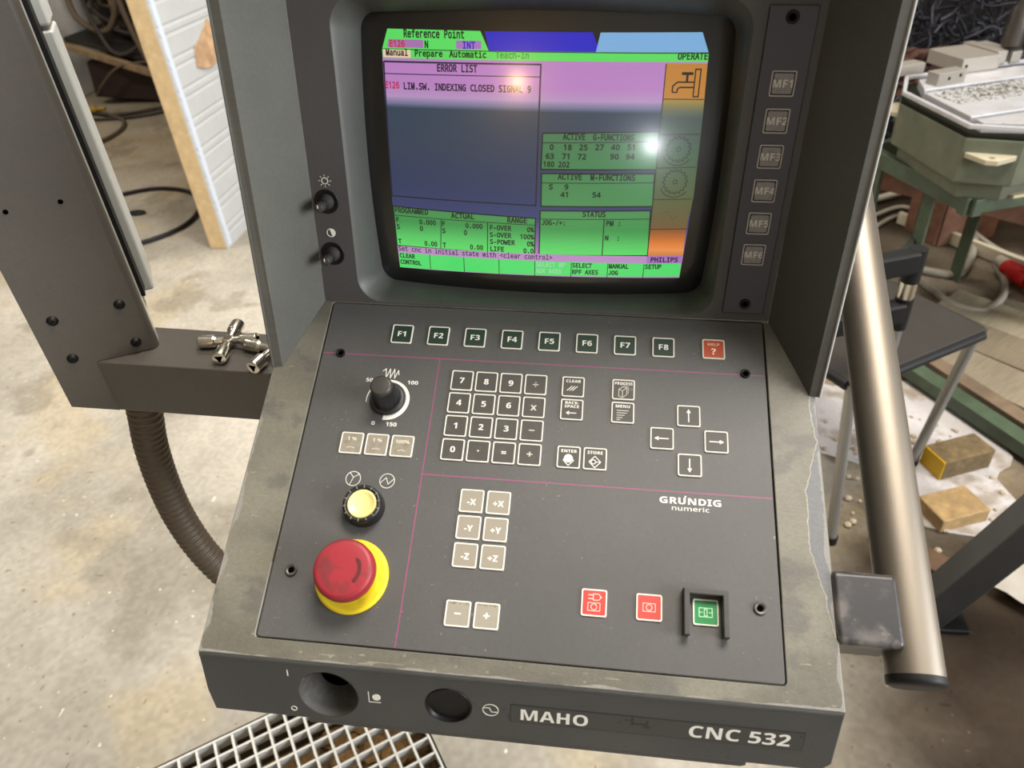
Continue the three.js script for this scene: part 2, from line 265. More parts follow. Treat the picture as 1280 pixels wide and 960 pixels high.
  const arrow = (dx, dy) => () => { line([[-5 * dx, -5 * dy], [5 * dx, 5 * dy]], .8, WH); const px = -dy, py = dx; x.fillStyle = WH; x.beginPath(); x.moveTo(5.6 * dx, 5.6 * dy); x.lineTo(2.4 * dx + 1.7 * px, 2.4 * dy + 1.7 * py); x.lineTo(2.4 * dx - 1.7 * px, 2.4 * dy - 1.7 * py); x.fill(); };
  key(171.8, 18.6, kb, arrow(0, -1)); key(152.4, 37.7, kb, arrow(-1, 0)); key(191.3, 37.8, kb, arrow(1, 0)); key(172.1, 57.1, kb, arrow(0, 1));
  const bg = '#857e70';
  [[-76.7, '1 %', '~○'], [-57.4, '1 %', '~•'], [-38.2, '100%', '']].forEach(([u, a, b]) => key(u, 57, bg, () => { smear('#6f6552', .35, 26, 3.2); T0(a, 3.8, 0, -4, '#c9c2b2'); line([[-3, 4], [0, 3], [3, 4]], .5, '#c3bcac'); }));
  [['-X', 18.7, 95], ['+X', 37.9, 95], ['-Y', 18.7, 114.3], ['+Y', 37.9, 114.4], ['-Z', 18.7, 133.9], ['+Z', 37.9, 133.9]].forEach(([t, u, v]) => key(u, v, bg, () => { smear('#8a7f6c', .2, 8, 4); T0(t, 6, 0, .3, '#dedacd'); }));
  [['−', 18.4, 173], ['+', 37.9, 173]].forEach(([t, u, v]) => key(u, v, '#8a8477', () => { smear('#83786a', .2, 8, 3); x.fillStyle = '#5a4a38'; for (let i = 0; i < 26; i++) x.fillRect(rr(-7.6, 7.4), rr(-7.8, -6.4), rr(.2, .8), rr(.2, .7)); T0(t, 8, 0, .2, '#dedacd'); }));
  const motor = (dy, dot) => { x.strokeStyle = '#e2bfb2'; x.lineWidth = .45; x.strokeRect(-4, dy - 2.6, 8, 5.2); x.beginPath(); x.arc(0, dy, 1.9, 0, 7); x.stroke(); };
  key(108.4, 158.5, '#ad2f27', () => { motor(2.6); x.fillStyle = '#e2bfb2'; x.strokeStyle = '#e2bfb2'; x.lineWidth = .5; x.beginPath(); x.moveTo(-.6, -5.8); x.lineTo(2.2, -5.8); x.arc(2.2, -3.8, 2, -1.57, 1.57); x.lineTo(-.6, -1.8); x.closePath(); x.stroke(); line([[-4, -5], [-.6, -5]], .6, '#e2bfb2'); line([[-4, -2.6], [-.6, -2.6]], .6, '#e2bfb2'); line([[4.2, -3.8], [5.2, -3.8]], .6, '#e2bfb2'); }, 17, 17.7);
  key(144.6, 158.5, '#b0352d', () => motor(0), 17, 17.2);
  key(181.2, 158.7, '#0f7a3c', () => { x.strokeStyle = '#bfe0c4'; x.lineWidth = .45; x.strokeRect(-4.2, -2.8, 8.4, 5.6); x.strokeRect(-.9, -2.1, 1.8, 4.2); line([[-4.2, 0], [-2, 0]], .4, '#bfe0c4'); line([[2, 0], [4.2, 0]], .4, '#bfe0c4'); }, 16.6, 16.8);
  const t = new THREE.CanvasTexture(c); t.colorSpace = THREE.SRGBColorSpace; t.anisotropy = 8; return t;
})();
M.panel = std({ map: atlas, roughness: .52 });
const panelUV = (g) => { const p = g.attributes.position, uv = new Float32Array(p.count * 2); for (let i = 0; i < p.count; i++) { uv[2 * i] = (p.getX(i) * 1000 - PX0) / PW; uv[2 * i + 1] = 1 - (p.getZ(i) * 1000 - PV0) / PH; } g.setAttribute('uv', new THREE.BufferAttribute(uv, 2)); return g; };
{
  onPanel('keypad_plate', panelUV(flat(ext(rrect(-.1151, -.1985, .2295, .0652, .0025), .004, .0005)).translate(0, -.0044, 0)), M.panel);
  const rim = {};
  for (const [u, v, w, h] of keyList) {
    const k = onPanel('key', panelUV(flat(ext(rrect((u - w / 2 + .7) / 1000, (-v - h / 2 + .7) / 1000, (u + w / 2 - .7) / 1000, (-v + h / 2 - .7) / 1000, .0012), .0012, .0004)).translate(0, -.0006, 0)), M.panel);
    const id = w + '_' + h; if (!rim[id]) { const s = rrect(-w / 2000, -h / 2000, w / 2000, h / 2000, .0015); s.holes.push(rrect(-w / 2000 + .001, -h / 2000 + .001, w / 2000 - .001, h / 2000 - .001, .001, THREE.Path)); rim[id] = flat(ext(s, .0012, .0002)).translate(0, -.0004, 0); }
    put('key_border', rim[id], M.print, k, [u / 1000, 0, v / 1000]);
  }
}
// panel screws: a washer with a dark hexagon socket
function screwGeo(r = .0042) { return lathe([[.0016, -.001], [.0018, .0004], [r * .6, .0007], [r * .85, .0012], [r, .0009], [r, -.0005]], 24); }
for (const [u, v, dark] of [[-.1, -.0183, 1], [.2145, -.0195, 1], [-.101, .1536, 0], [.2163, .1531, 0]]) {
  const s = onPanel('panel_screw', screwGeo(dark ? .0036 : .0042), dark ? M.black : M.darkSteel); s.position.set(...pk(u, v));
  put('socket', new THREE.CylinderGeometry(.0021, .0021, .0006, 6), M.hole, s, [0, .0004, 0]);
}
// feed override knob
{
  const kb = std({ color: 0x1b1b1b, roughness: .45 }), pts = [];
  const n = 60, ribs = (r, y) => Array.from({ length: n * 2 }, (_, i) => { const a = i / (2 * n) * Math.PI * 2, q = r * (i % 2 ? 1 : .955); return V(q * Math.cos(a), y, q * Math.sin(a)); });
  const body = (() => { const A = ribs(.0108, .003), B = ribs(.0082, .022), pos = []; for (let i = 0; i < A.length; i++) { const j = (i + 1) % A.length; for (const p of [A[i], B[i], B[j], A[i], B[j], A[j]]) pos.push(p.x, p.y, p.z); } const g = new THREE.BufferGeometry(); g.setAttribute('position', new THREE.Float32BufferAttribute(pos, 3)); g.computeVertexNormals(); g.setAttribute('uv', new THREE.Float32BufferAttribute(new Float32Array(pos.length / 3 * 2), 2)); return g; })();
  const k = onPanel('override_knob', lathe([[0, .003], [.0108, .0032], [.0128, .003], [.0134, .0022], [.0136, 0]], 48), kb); k.position.set(...pk(-.0555, .0195));
  put('grip', body, kb, k); put('cap', lathe([[0, .0252], [.0066, .0252], [.0078, .0246], [.0083, .0225], [.0083, .0215]], 40), std({ color: 0x3a3835, roughness: .35, metalness: .2 }), k);
}
// illuminated push button
{
  const b = onPanel('illuminated_button', lathe([[.0108, .0095], [.0113, .0108], [.0126, .0109], [.0137, .0099], [.0142, .008], [.0146, 0]], 56), std({ color: 0x121213, roughness: .4 })); b.position.set(...pk(-.0575, .1055));
  put('lens', lathe([[0, .0078], [.006, .008], [.0082, .0094], [.0094, .0101], [.0103, .0098], [.0107, .0088], [.0107, .002]], 48), phy({ color: 0xd8cc86, roughness: .35, clearcoat: .4, emissive: 0x8a7a30, emissiveIntensity: .12 }), b);
  put('bezel', lathe([[.0104, .0085], [.0109, .0096]], 40), M.black, b);
  const notch = []; for (let i = 0; i < 14; i++) { const a = i / 14 * Math.PI * 2; notch.push(RB(.0006, .0004, .0022, .0001).translate(0, .0109, .0122).rotateY(a)); } put('notch', notch, std({ color: 0x77736a, roughness: .5 }), b);
}
// emergency stop
{
  const grime = (c, k) => tex(256, 256, (u, v) => { const n = fbm(u, v, 5, 5), m = fbm(u, v, 12, 4, 1); return mix(c, [70, 40, 36], sm(.5, .8, n) * k + sm(.6, .8, m) * k * .6); });
  const e = onPanel('emergency_stop', lathe([[.0115, .0034], [.0235, .003], [.0252, .0024], [.0256, .0012], [.0256, 0]], 64), std({ map: grime([214, 190, 20], .18), roughness: .5 })); e.position.set(...pk(-.0575, .1545));
  put('stem', new THREE.CylinderGeometry(.012, .013, .014, 40), std({ color: 0x6d1418, roughness: .5 }), e, [0, .009, 0]);
  const h = put('mushroom_head', lathe([[0, .0258], [.01, .0258], [.0168, .0256], [.0188, .025], [.0200, .0238], [.0205, .0218], [.0205, .0155], [.0195, .0135], [.012, .0132]], 72), std({ map: rep(grime([138, 25, 38], .45), .9), roughness: .5 }), e);
  const s = new THREE.Shape(); s.absarc(0, 0, .0128, -.75, .55, false); s.lineTo(.0120 * Math.cos(.55) * 1.0 - .001, .0128 * Math.sin(.55) + .0006); s.lineTo(.0112 * Math.cos(.78), .0112 * Math.sin(.78)); s.lineTo(.0098 * Math.cos(.5), .0098 * Math.sin(.5)); s.absarc(0, 0, .0106, .5, -.75, true);
  put('arrow', ext(s, .0006, .0001).rotateX(-Math.PI / 2), std({ color: 0x4e1218, roughness: .5 }), h, [0, .0255, 0]);
}
// guard round the green key
{
  const s = poly([[-.0144, .0148], [.0144, .0148], [.0144, -.0148], [.0106, -.0148], [.0106, .0112], [-.0106, .0112], [-.0106, -.0148], [-.0144, -.0148]]);
  const g = onPanel('key_guard', flat(ext(s, .0085, .0006)), std({ map: rep(paintTex([52, 50, 48], .3, 256), .05), roughness: .5 })); g.position.set(...pk(.1806, .1598, -.0004));
}
// front lip with its two openings and name plate
{
  const s = poly([[FX0, 0], [FX1, 0], [FX1 + .0005, -.047], [FX1 - .0055, -.0535], [FX0 + .0035, -.0535], [FX0 + .0005, -.035]]); s.holes.push(circ(-.0655, -.029, .0203), circ(.0165, -.028, .0152));
  M.lip = std({ map: rep(tex(512, 512, (u, v) => { const n = fbm(u, v, 5, 6), m = vnoise(u * 90, v * 90, 90, 1); let c = mix([46, 47, 47], [60, 61, 60], n); if (m > .965) c = [30, 29, 28]; return c; }), .3), roughness: .5, bumpMap: rep(fine, .05), bumpScale: .0001 });
  onLip('front_lip', ext(s, .006, .0008).translate(0, 0, -.006), M.lip);
  put('front_edge', rod(V(FX0 + .0006, 0, 0), V(FX1 - .0006, 0, 0), .0034, .0034, 24).translate(0, LIP[1] - .0032, LIP[2] - .0021), M.lip, con);
  const h = onLip('switch_recess', lathe([[.0203, 0], [.0196, -.003], [.0118, -.019], [.0112, -.034], [0, -.034]], 56).rotateX(Math.PI / 2), std({ map: rep(paintTex([62, 60, 56], .5, 256, 10), .3), roughness: .7, side: THREE.DoubleSide })); h.position.set(-.0655, LIP[1] - .029 * Math.cos(LA), LIP[2] - .029 * Math.sin(LA));
  put('keyhole', new THREE.CylinderGeometry(.0117, .0117, .002, 32).rotateX(Math.PI / 2), M.hole, h, [0, 0, -.0195]);
  const b = onLip('blanking_plug', lathe([[0, -.002], [.0128, -.002], [.0138, -.0012], [.0146, .0006], [.0153, .0004], [.0155, -.001]], 56).rotateX(Math.PI / 2), phy({ color: 0x08090c, roughness: .4, specularIntensity: .4 })); b.position.set(.0165, LIP[1] - .028 * Math.cos(LA), LIP[2] - .028 * Math.sin(LA));
  const lower = ext(poly([[-.089, -.052], [.2155, -.052], [.2155, -.0665], [.212, -.068], [-.086, -.068]]), .02, .001).translate(0, 0, -.028); onLip('lower_cover', lower, M.lip);
  // printed marks
  const mk = (name, g) => onLip(name, g, M.print);
  mk('mark', RB(.0007, .0055, .0003, .0001).translate(-.0919, -.0119, .0001));
  const ring = (x, y, r, w) => { const q = circ(x, y, r, THREE.Shape); q.holes.push(circ(x, y, r - w)); return ext(q, .0003).translate(0, 0, -.00005); };
  mk('mark', ring(-.0912, -.0452, .0022, .0006));
  const B = (x0, y0, x1, y1, w = .0005) => { const L = Math.hypot(x1 - x0, y1 - y0); return RB(L, w, .0003, .0001).rotateZ(Math.atan2(y1 - y0, x1 - x0)).translate((x0 + x1) / 2, (y0 + y1) / 2, .0001); };
  mk('mark', [B(-.0375, -.022, -.0375, -.0315), B(-.0375, -.0315, -.0295, -.0315), ext(circ(-.0322, -.0268, .0028, THREE.Shape), .0003).translate(0, 0, -.00005)]);
  mk('mark', [ring(.0446, -.028, .0054, .0005), B(.0398, -.0265, .0438, -.0262), B(.0438, -.0262, .0453, -.0298), B(.0453, -.0298, .0494, -.0295)]);
  // name plate
  const c = document.createElement('canvas'); c.width = 1496; c.height = 128; const x = c.getContext('2d'); x.fillStyle = '#2c2c2c'; x.fillRect(0, 0, 1496, 128); x.strokeStyle = '#0e0e0e'; x.lineWidth = 5; x.strokeRect(2, 2, 1492, 124);
  x.fillStyle = '#cfcdc4'; x.textBaseline = 'alphabetic'; const wr = (s, x0, w, y, h) => { x.save(); x.font = `bold ${h}px sans-serif`; const k = w / x.measureText(s).width; x.translate(x0, y); x.scale(k, 1); x.fillText(s, 0, 0); x.restore(); };
  wr('MAHO', 44, 370, 108, 112); wr('CNC 532', 916, 518, 108, 118);
  x.fillStyle = '#080808'; for (const [a, b, w, h] of [[626, 6, 14, 62], [636, 44, 70, 16], [702, 18, 13, 62], [590, 26, 46, 9], [688, 64, 40, 12], [560, 50, 14, 8], [1470, 20, 10, 14], [300, 112, 60, 8]]) x.fillRect(a, b, w, h);
  const t = new THREE.CanvasTexture(c); t.colorSpace = THREE.SRGBColorSpace;
  const g = new THREE.PlaneGeometry(.187, .0158), bx = RB(.187, .0158, .0004, .0001); void g;
  const uvp = bx.attributes.position, uv = bx.attributes.uv; for (let i = 0; i < uvp.count; i++) uv.setXY(i, uvp.getX(i) / .187 + .5, uvp.getY(i) / .0158 + .5);
  onLip('name_plate', bx.translate(.1512, -.0287, .0001), std({ map: t, roughness: .45 }));
}
// hood: two flared side plates and a roof
{
  for (const s of [-1, 1]) {
    const xi = s < 0 ? -.1226 : .2339, xf = s < 0 ? -.1447 : .2600, th = .0072;
    // corners in console axes: back-bottom, front-bottom, front-top, back-top (inner face), then pushed outwards
    const a = SA, up = (p, d) => [p[0], p[1] + Math.cos(a) * d, p[2] + Math.sin(a) * d];
    const bb = pk(xi, -.0665, .0003), fb = pk(xf, -.0036, .0003), bt = up(bb, .306), ft = up(fb, .292);
    const out = (p) => [p[0] + s * th, p[1], p[2]], q = [bb, fb, ft, bt], o = q.map(out); o[1][2] += .001;
    const pos = [], uv = [], F = (A, B, C, D) => { for (const p of s > 0 ? [A, B, C, A, C, D] : [A, C, B, A, D, C]) { pos.push(...p); uv.push(p[2], p[1]); } };
    F(q[0], q[1], q[2], q[3]); F(o[3], o[2], o[1], o[0]); F(q[1], o[1], o[2], q[2]); F(q[3], q[2], o[2], o[3]); F(q[0], q[3], o[3], o[0]); F(q[1], q[0], o[0], o[1]);
    const g = new THREE.BufferGeometry(); g.setAttribute('position', new THREE.Float32BufferAttribute(pos, 3)); g.setAttribute('uv', new THREE.Float32BufferAttribute(uv, 2)); g.computeVertexNormals();
    const w = put('hood_side', g, M.hood, con);
    put('edge_line', rod(V(...o[1]), V(...o[2]), .0009, .0009, 10), s > 0 ? std({ color: 0xa9a9a6, roughness: .5 }) : M.hood, w);  // thin line along the outer front edge, paler on the right plate
  }
  onScreen('hood_roof', ext(poly([[-.1300, 0], [.2415, 0], [.2672, .0576], [-.1524, .0576]]), .007).rotateX(Math.PI / 2).translate(0, .304, 0), M.hood);
}
// screen surround: face plate with its rounded funnel
const OX = .0482, OY = .1112;
function contour(x0, y0, x1, y1, r, bow, n = 24) { // rounded rectangle whose sides bulge by bow
  const pts = [], cx = (x0 + x1) / 2, cy = (y0 + y1) / 2, hw = (x1 - x0) / 2, hh = (y1 - y0) / 2;
  const seg = (ax, ay, bx, by, nx, ny) => { for (let i = 0; i < n; i++) { const t = i / n, k = bow * (1 - (2 * t - 1) ** 2); pts.push([ax + (bx - ax) * t + nx * k, ay + (by - ay) * t + ny * k]); } };
  const arc = (ax, ay, a0) => { for (let i = 0; i < 12; i++) { const a = a0 + i / 12 * Math.PI / 2; pts.push([ax + r * Math.cos(a), ay + r * Math.sin(a)]); } };
  seg(x1, cy - hh + r, x1, cy + hh - r, 1, 0); arc(x1 - r, y1 - r, 0); seg(x1 - r, y1, x0 + r, y1, 0, 1); arc(x0 + r, y1 - r, Math.PI / 2); seg(x0, y1 - r, x0, y0 + r, -1, 0); arc(x0 + r, y0 + r, Math.PI); seg(x0 + r, y0, x1 - r, y0, 0, -1); arc(x1 - r, y0 + r, Math.PI * 1.5);
  return pts;
}
const outerC = contour(-.0934, .0012, .1898, .2245, .02, 0), midC = contour(-.0905, .0036, .1868, .2222, .019, 0), innerC = contour(-.0812, .0085, .1838, .2130, .013, .0022);
{
  const s = poly([[-.1226, 0], [.2339, 0], [.2339, .3], [-.1226, .3]]); const h = new THREE.Path(); outerC.forEach((p, i) => i ? h.lineTo(...p) : h.moveTo(...p)); h.closePath(); s.holes.push(h);
  onScreen('screen_surround', ext(s, .004).translate(0, 0, -.004), M.face);
  const rings = [[outerC, 0], [midC, -.0025], [innerC.map((p, i) => [p[0] * .35 + midC[i][0] * .65, p[1] * .35 + midC[i][1] * .65]), -.009], [innerC, -.0195], [innerC.map(p => [OX + (p[0] - OX) * .999, OY + (p[1] - OY) * .999]), -.034]], pos = [], uv = [], idx = [], n = outerC.length;
  rings.forEach(([c, z]) => c.forEach(p => { pos.push(p[0], p[1], z); uv.push(p[0], p[1]); })); for (let k = 0; k < rings.length - 1; k++) for (let i = 0; i < n; i++) { const j = (i + 1) % n, a = k * n + i, b = k * n + j, c = a + n, d = b + n; idx.push(a, b, c, b, d, c); }
  const g = new THREE.BufferGeometry(); g.setAttribute('position', new THREE.Float32BufferAttribute(pos, 3)); g.setAttribute('uv', new THREE.Float32BufferAttribute(uv, 2)); g.setIndex(idx); g.computeVertexNormals();
  onScreen('screen_bezel', g, std({ map: rep(paintTex([66, 67, 63], .25, 256, 5), .3), roughness: .5, side: THREE.DoubleSide }));
}
// picture tube: domed glass carrying the lit picture
const GX0 = -92, GX1 = 194, GY0 = 0, GY1 = 222;
const picture = (() => {
  const S = 7, c = document.createElement('canvas'); c.width = (GX1 - GX0) * S; c.height = (GY1 - GY0) * S; const x = c.getContext('2d');
  x.fillStyle = '#000'; x.fillRect(0, 0, c.width, c.height); x.setTransform(S, 0, 0, -S, -GX0 * S, GY1 * S);
  const P = (pts, col) => { x.fillStyle = col; x.beginPath(); pts.forEach((p, i) => i ? x.lineTo(...p) : x.moveTo(...p)); x.closePath(); x.fill(); };
  const grad = (stops) => { const g = x.createLinearGradient(0, 202, 0, 21); for (const [y, col] of stops) g.addColorStop((202 - y) / 181, col); return g; };
  const L = (pts, w = .9, col = '#0c1014') => { x.strokeStyle = col; x.lineWidth = w; x.lineJoin = 'miter'; x.beginPath(); pts.forEach((p, i) => i ? x.lineTo(...p) : x.moveTo(...p)); x.stroke(); };
  const t = (s, px, py, h, col, w, al = 'center', weight = 'bold') => { x.save(); x.translate(px, py); x.scale(1, -1); x.font = `${weight} ${h * 1.16}px monospace`; x.textAlign = al; x.textBaseline = 'middle'; x.fillStyle = col; if (w) { const k = w / x.measureText(s).width; x.scale(k, 1); } x.fillText(s, 0, 0); x.strokeStyle = col; x.lineWidth = .22; x.strokeText(s, 0, 0); x.restore(); };
  // the phosphor's zones, with the dark refresh band across the middle
  const bandBlue = grad([[202, '#c98ad2'], [165, '#c98cd2'], [157, '#c4a0d0'], [152, '#7a7ba0'], [149, '#39495c'], [120, '#3c475e'], [90, '#343f66'], [70, '#384478'], [40, '#c88cd0'], [21, '#c98ad2']]);
  const bandGreen = grad([[202, '#62f068'], [140, '#4c8058'], [110, '#468a54'], [75, '#509c5a'], [62, '#3fa050'], [50, '#5cd86c'], [42, '#62f070'], [21, '#56f276']]);
  const bandOr = grad([[202, '#d08a34'], [160, '#d08c36'], [157, '#a8924a'], [151, '#71745a'], [146, '#4c5c58'], [120, '#4b6a52'], [90, '#5c6a42'], [66, '#77603a'], [63, '#9a5a2a'], [52, '#f08838'], [46, '#ff9f58'], [41, '#d88840']]);
  P([[-65.6, 189], [166.6, 189], [167.4, 150], [168, 90], [165.4, 24], [165.4, 22.2], [-65.1, 21], [-66.4, 82]], bandBlue);
  P([[-60.8, 202], [7.4, 201.6], [13.4, 189], [-65.5, 189]], '#62f06a'); P([[10.5, 201.4], [85.8, 201.6], [91.5, 189], [13.6, 189]], '#1a18d0'); P([[91.2, 201.5], [160.9, 202], [166.5, 189.4], [88.6, 189.2]], '#86bdf0');
  P([[-65.5, 188.9], [166.6, 189.3], [166.9, 183.3], [-65.3, 182.9]], '#62ee66'); x.fillStyle = '#10351a'; x.fillRect(-65.4, 188.5, 232, .5);
  P([[-60.3, 195.2], [-34.4, 195.2], [-34.4, 189.9], [-61.6, 189.9]], '#b77cc0'); P([[-10.2, 195.2], [7.9, 195.2], [7.9, 189.9], [-10.2, 189.9]], '#b77cd0'); P([[-65, 188.6], [-44.1, 188.6], [-44.1, 183.3], [-65, 183.3]], '#ffe0c0');
  t('Reference Point', -26.5, 198.7, 6, '#0b2a12', 45); t('E126', -54, 192.6, 5.4, '#d8303c', 12); t('N', -32, 192.6, 5.4, '#0b2a12', 3); t('INT', -1, 192.6, 5.4, '#2a22c8', 9.5);
  t('Manual', -54.5, 186.1, 5, '#241c16', 17); t('Prepare', -30.7, 186, 5, '#0b2a12', 21); t('Automatic', -1.8, 186, 5, '#0b2a12', 27); t('Teach-In', 30.2, 186, 5, '#3bb04a', 24); t('OPERATE', 156, 186.3, 5, '#0b2a12', 21);
  L([[-64.9, 180.4], [50.6, 180.8], [48.9, 80.6], [-66, 82.5], [-64.9, 180.4]], 1.1, '#1d1b38'); L([[-65.2, 172.3], [50.4, 172.7]], .6, '#221a38'); t('ERROR LIST', -10, 176.8, 5.6, '#1e1230', 30);
  t('E126', -59.5, 165, 5.4, '#d02a5c', 11.5); t('LIM.SW. INDEXING CLOSED SIGNAL 9', -3.4, 164.6, 5.4, '#1e1230', 95);
  // function boxes
  P([[53, 134.6], [137.4, 136.8], [138.4, 109.6], [52.4, 108.4]], bandGreen); L([[53, 134.6], [137.4, 136.8], [138.4, 109.6], [52.4, 108.4], [53, 134.6]], .9); L([[53, 127.7], [137.3, 129.8]], .5); t('ACTIVE  G-FUNCTIONS', 94, 132, 5, '#0d2416', 52);
  ['0', '18', '25', '27', '40', '51'].forEach((s, i) => t(s, 60 + 11.7 * i, 124.8 + .2 * i, 4.8, '#0d2416')); t('63', 58.8, 118.3, 4.8, '#0d2416'); t('71', 71, 118.4, 4.8, '#0d2416'); t('72', 82.6, 118.5, 4.8, '#0d2416'); t('90', 106.5, 118.8, 4.8, '#0d2416'); t('94', 118, 119, 4.8, '#0d2416'); t('180 202', 63.8, 112.4, 4.8, '#0d2416', 20);
  P([[52.9, 105.3], [137.2, 106.6], [138, 81.7], [53, 80.2]], bandGreen); L([[52.9, 105.3], [137.2, 106.6], [138, 81.7], [53, 80.2], [52.9, 105.3]], .9); L([[53, 98.2], [137.4, 99.8]], .5); t('ACTIVE  M-FUNCTIONS', 94.2, 102.8, 5, '#0d2416', 58); t('S', 60.2, 95.6, 4.8, '#0d2416'); t('9', 72, 95.7, 4.8, '#0d2416'); t('41', 71, 89.8, 4.8, '#0d2416'); t('54', 95, 90.2, 4.8, '#0d2416');
  P([[52.5, 76.6], [136.8, 78.4], [138.2, 41.5], [52.1, 40.3]], bandGreen); L([[52.5, 76.6], [136.8, 78.4], [138.2, 41.5], [52.1, 40.3], [52.5, 76.6]], .9); L([[52.7, 70], [136.9, 71.8]], .5); L([[102, 71.1], [102.2, 40.8]], .7); t('STATUS', 94, 74.3, 5, '#0d2416', 18); t('JOG-/+:', 53.6, 67.4, 4.8, '#0d2416', 19, 'left'); t('PM :', 103.4, 68, 4.8, '#0d2416', 12, 'left'); t('N  :', 103.4, 56, 4.8, '#0d2416', 12, 'left');
  // read-outs
  P([[-65.9, 74], [48.9, 70.4], [48.4, 40], [-65.7, 40.6]], bandGreen); L([[-65.9, 74], [48.9, 70.4], [48.4, 40], [-65.7, 40.6], [-65.9, 74]], .9); L([[-66, 66.6], [48.4, 64.8]], .5); L([[-26.6, 66], [-28.4, 40.6]], .6); L([[11, 65.4], [10.4, 40.8]], .6);
  t('PROGRAMMED', -65, 70.4, 5, '#0d2416', 28, 'left'); t('ACTUAL', -8.8, 68.9, 5, '#0d2416', 19); t('RANGE', 34.4, 67.6, 5, '#0d2416', 16);
  [['F', -64.8, 63], ['S', -64.6, 57.2], ['T', -64.4, 44.6], ['F', -26.4, 62.4], ['S', -26.4, 56.4], ['T', -26.6, 44.2]].forEach(([s, a, b]) => t(s, a, b, 4.8, '#0d2416', 3, 'left'));
  [['0.000', -31, 62.6, 14], ['0', -42, 57, 3], ['0.00', -31, 44.4, 11], ['0.000', 7, 61.8, 14], ['0', -5.6, 56, 3], ['0.00', 7, 44, 11]].forEach(([s, a, b, w]) => t(s, a, b, 4.8, '#0d2416', w, 'right'));
  [['F-OVER', '0%', 61.4], ['S-OVER', '100%', 55.4], ['S-POWER', '0%', 49.6], ['LIFE', '0.0', 43.6]].forEach(([a, b, yy]) => { t(a, 12.4, yy, 4.8, '#0d2416', a.length * 2.9, 'left'); t(b, 47.8, yy - .4, 4.8, '#0d2416', b.length * 2.8, 'right'); });
  // message and soft keys
  P([[-65.7, 40.4], [137.3, 41.2], [138, 33.9], [-65, 34.7]], '#cc98d4'); t('Set cnc in initial state with <clear control>', -65, 37.6, 5, '#22102c', 128, 'left', 'normal');
  P([[-65, 34.6], [165.4, 35], [165.4, 23.4], [-65.2, 21.2]], '#56f276'); [-38.3, -9.5, 19.6, 48.8, 78.2, 107.3, 136].forEach(a => L([[a, 34.4], [a, 21.6]], .5));
  const sk = (a, b, px, col = '#0b2a12') => { t(a, px, 32.2, 4.4, col, a.length * 2.65, 'left'); b && t(b, px, 26.4, 4.4, col, b.length * 2.65, 'left'); };
  sk('CLEAR', 'CONTROL', -64.4); sk('SELECT RP', 'AUX AXES', 49.4, '#a6e8b6'); sk('SELECT', 'RPF AXES', 78.8); sk('MANUAL', 'JOG', 108); sk('SETUP', '', 136.8);
  // icon column
  P([[137.8, 182.4], [166.7, 182], [167.6, 150], [168.2, 89], [165.6, 63.6], [165.9, 41.4], [137.5, 41.4]], bandOr); for (const [a, b] of [[159, 158.8], [134.8, 135], [110.7, 111.5], [87, 87.6], [63.5, 64]]) L([[138, a], [167, b]], .6, '#23281f'); L([[138, 182], [137.8, 41]], .7, '#23281f');
  P([[137.6, 41], [165.5, 41.8], [165.4, 35.2], [138, 34.6]], '#b77ccc'); t('PHILIPS', 151.6, 38.2, 4.8, '#22102c', 22);
  // tap
  L([[144, 163.5], [144, 167.6], [147, 170.2], [152, 170.2]], 1, '#20180c'); L([[147.4, 163.5], [147.4, 165.6], [149, 166.8], [159, 166.8]], 1, '#20180c'); L([[144, 163.5], [147.4, 163.5]], .9, '#20180c'); L([[159, 160.6], [159, 178.6], [162.6, 178.6], [162.6, 160.6], [159, 160.6]], .9, '#20180c'); L([[151.6, 170.2], [159, 170.2]], 1, '#20180c'); L([[153.6, 170.2], [153.6, 175]], 1.6, '#20180c'); L([[149.6, 175.8], [157.6, 175.8]], 1.8, '#20180c');
  // gear wheels
  for (const [gx, gy] of [[152.8, 124.4], [153, 100.6]]) { const q = []; for (let i = 0; i <= 64; i++) { const a = i / 64 * Math.PI * 2, r = (i % 4 < 2) ? 9.2 : 7.8; q.push([gx + r * Math.cos(a), gy + r * Math.sin(a)]); } L(q, .6, '#1c2a20'); x.strokeStyle = '#1c2a20'; x.lineWidth = .6; x.beginPath(); x.arc(gx, gy, 1.5, 0, 7); x.stroke(); x.beginPath(); x.arc(gx, gy, 11.6, 3.6, 5.6); x.stroke(); }
  x.globalAlpha = .22; L([[146, 76], [150, 78], [154, 72], [158, 74]], .6, '#1c2a20'); x.globalAlpha = 1;
  // scan lines
  x.fillStyle = 'rgba(0,0,0,.10)'; for (let yy = 21; yy < 202; yy += .8) x.fillRect(-67, yy, 236, .3);
  const tx = new THREE.CanvasTexture(c); tx.colorSpace = THREE.SRGBColorSpace; tx.anisotropy = 8; return tx;
})();
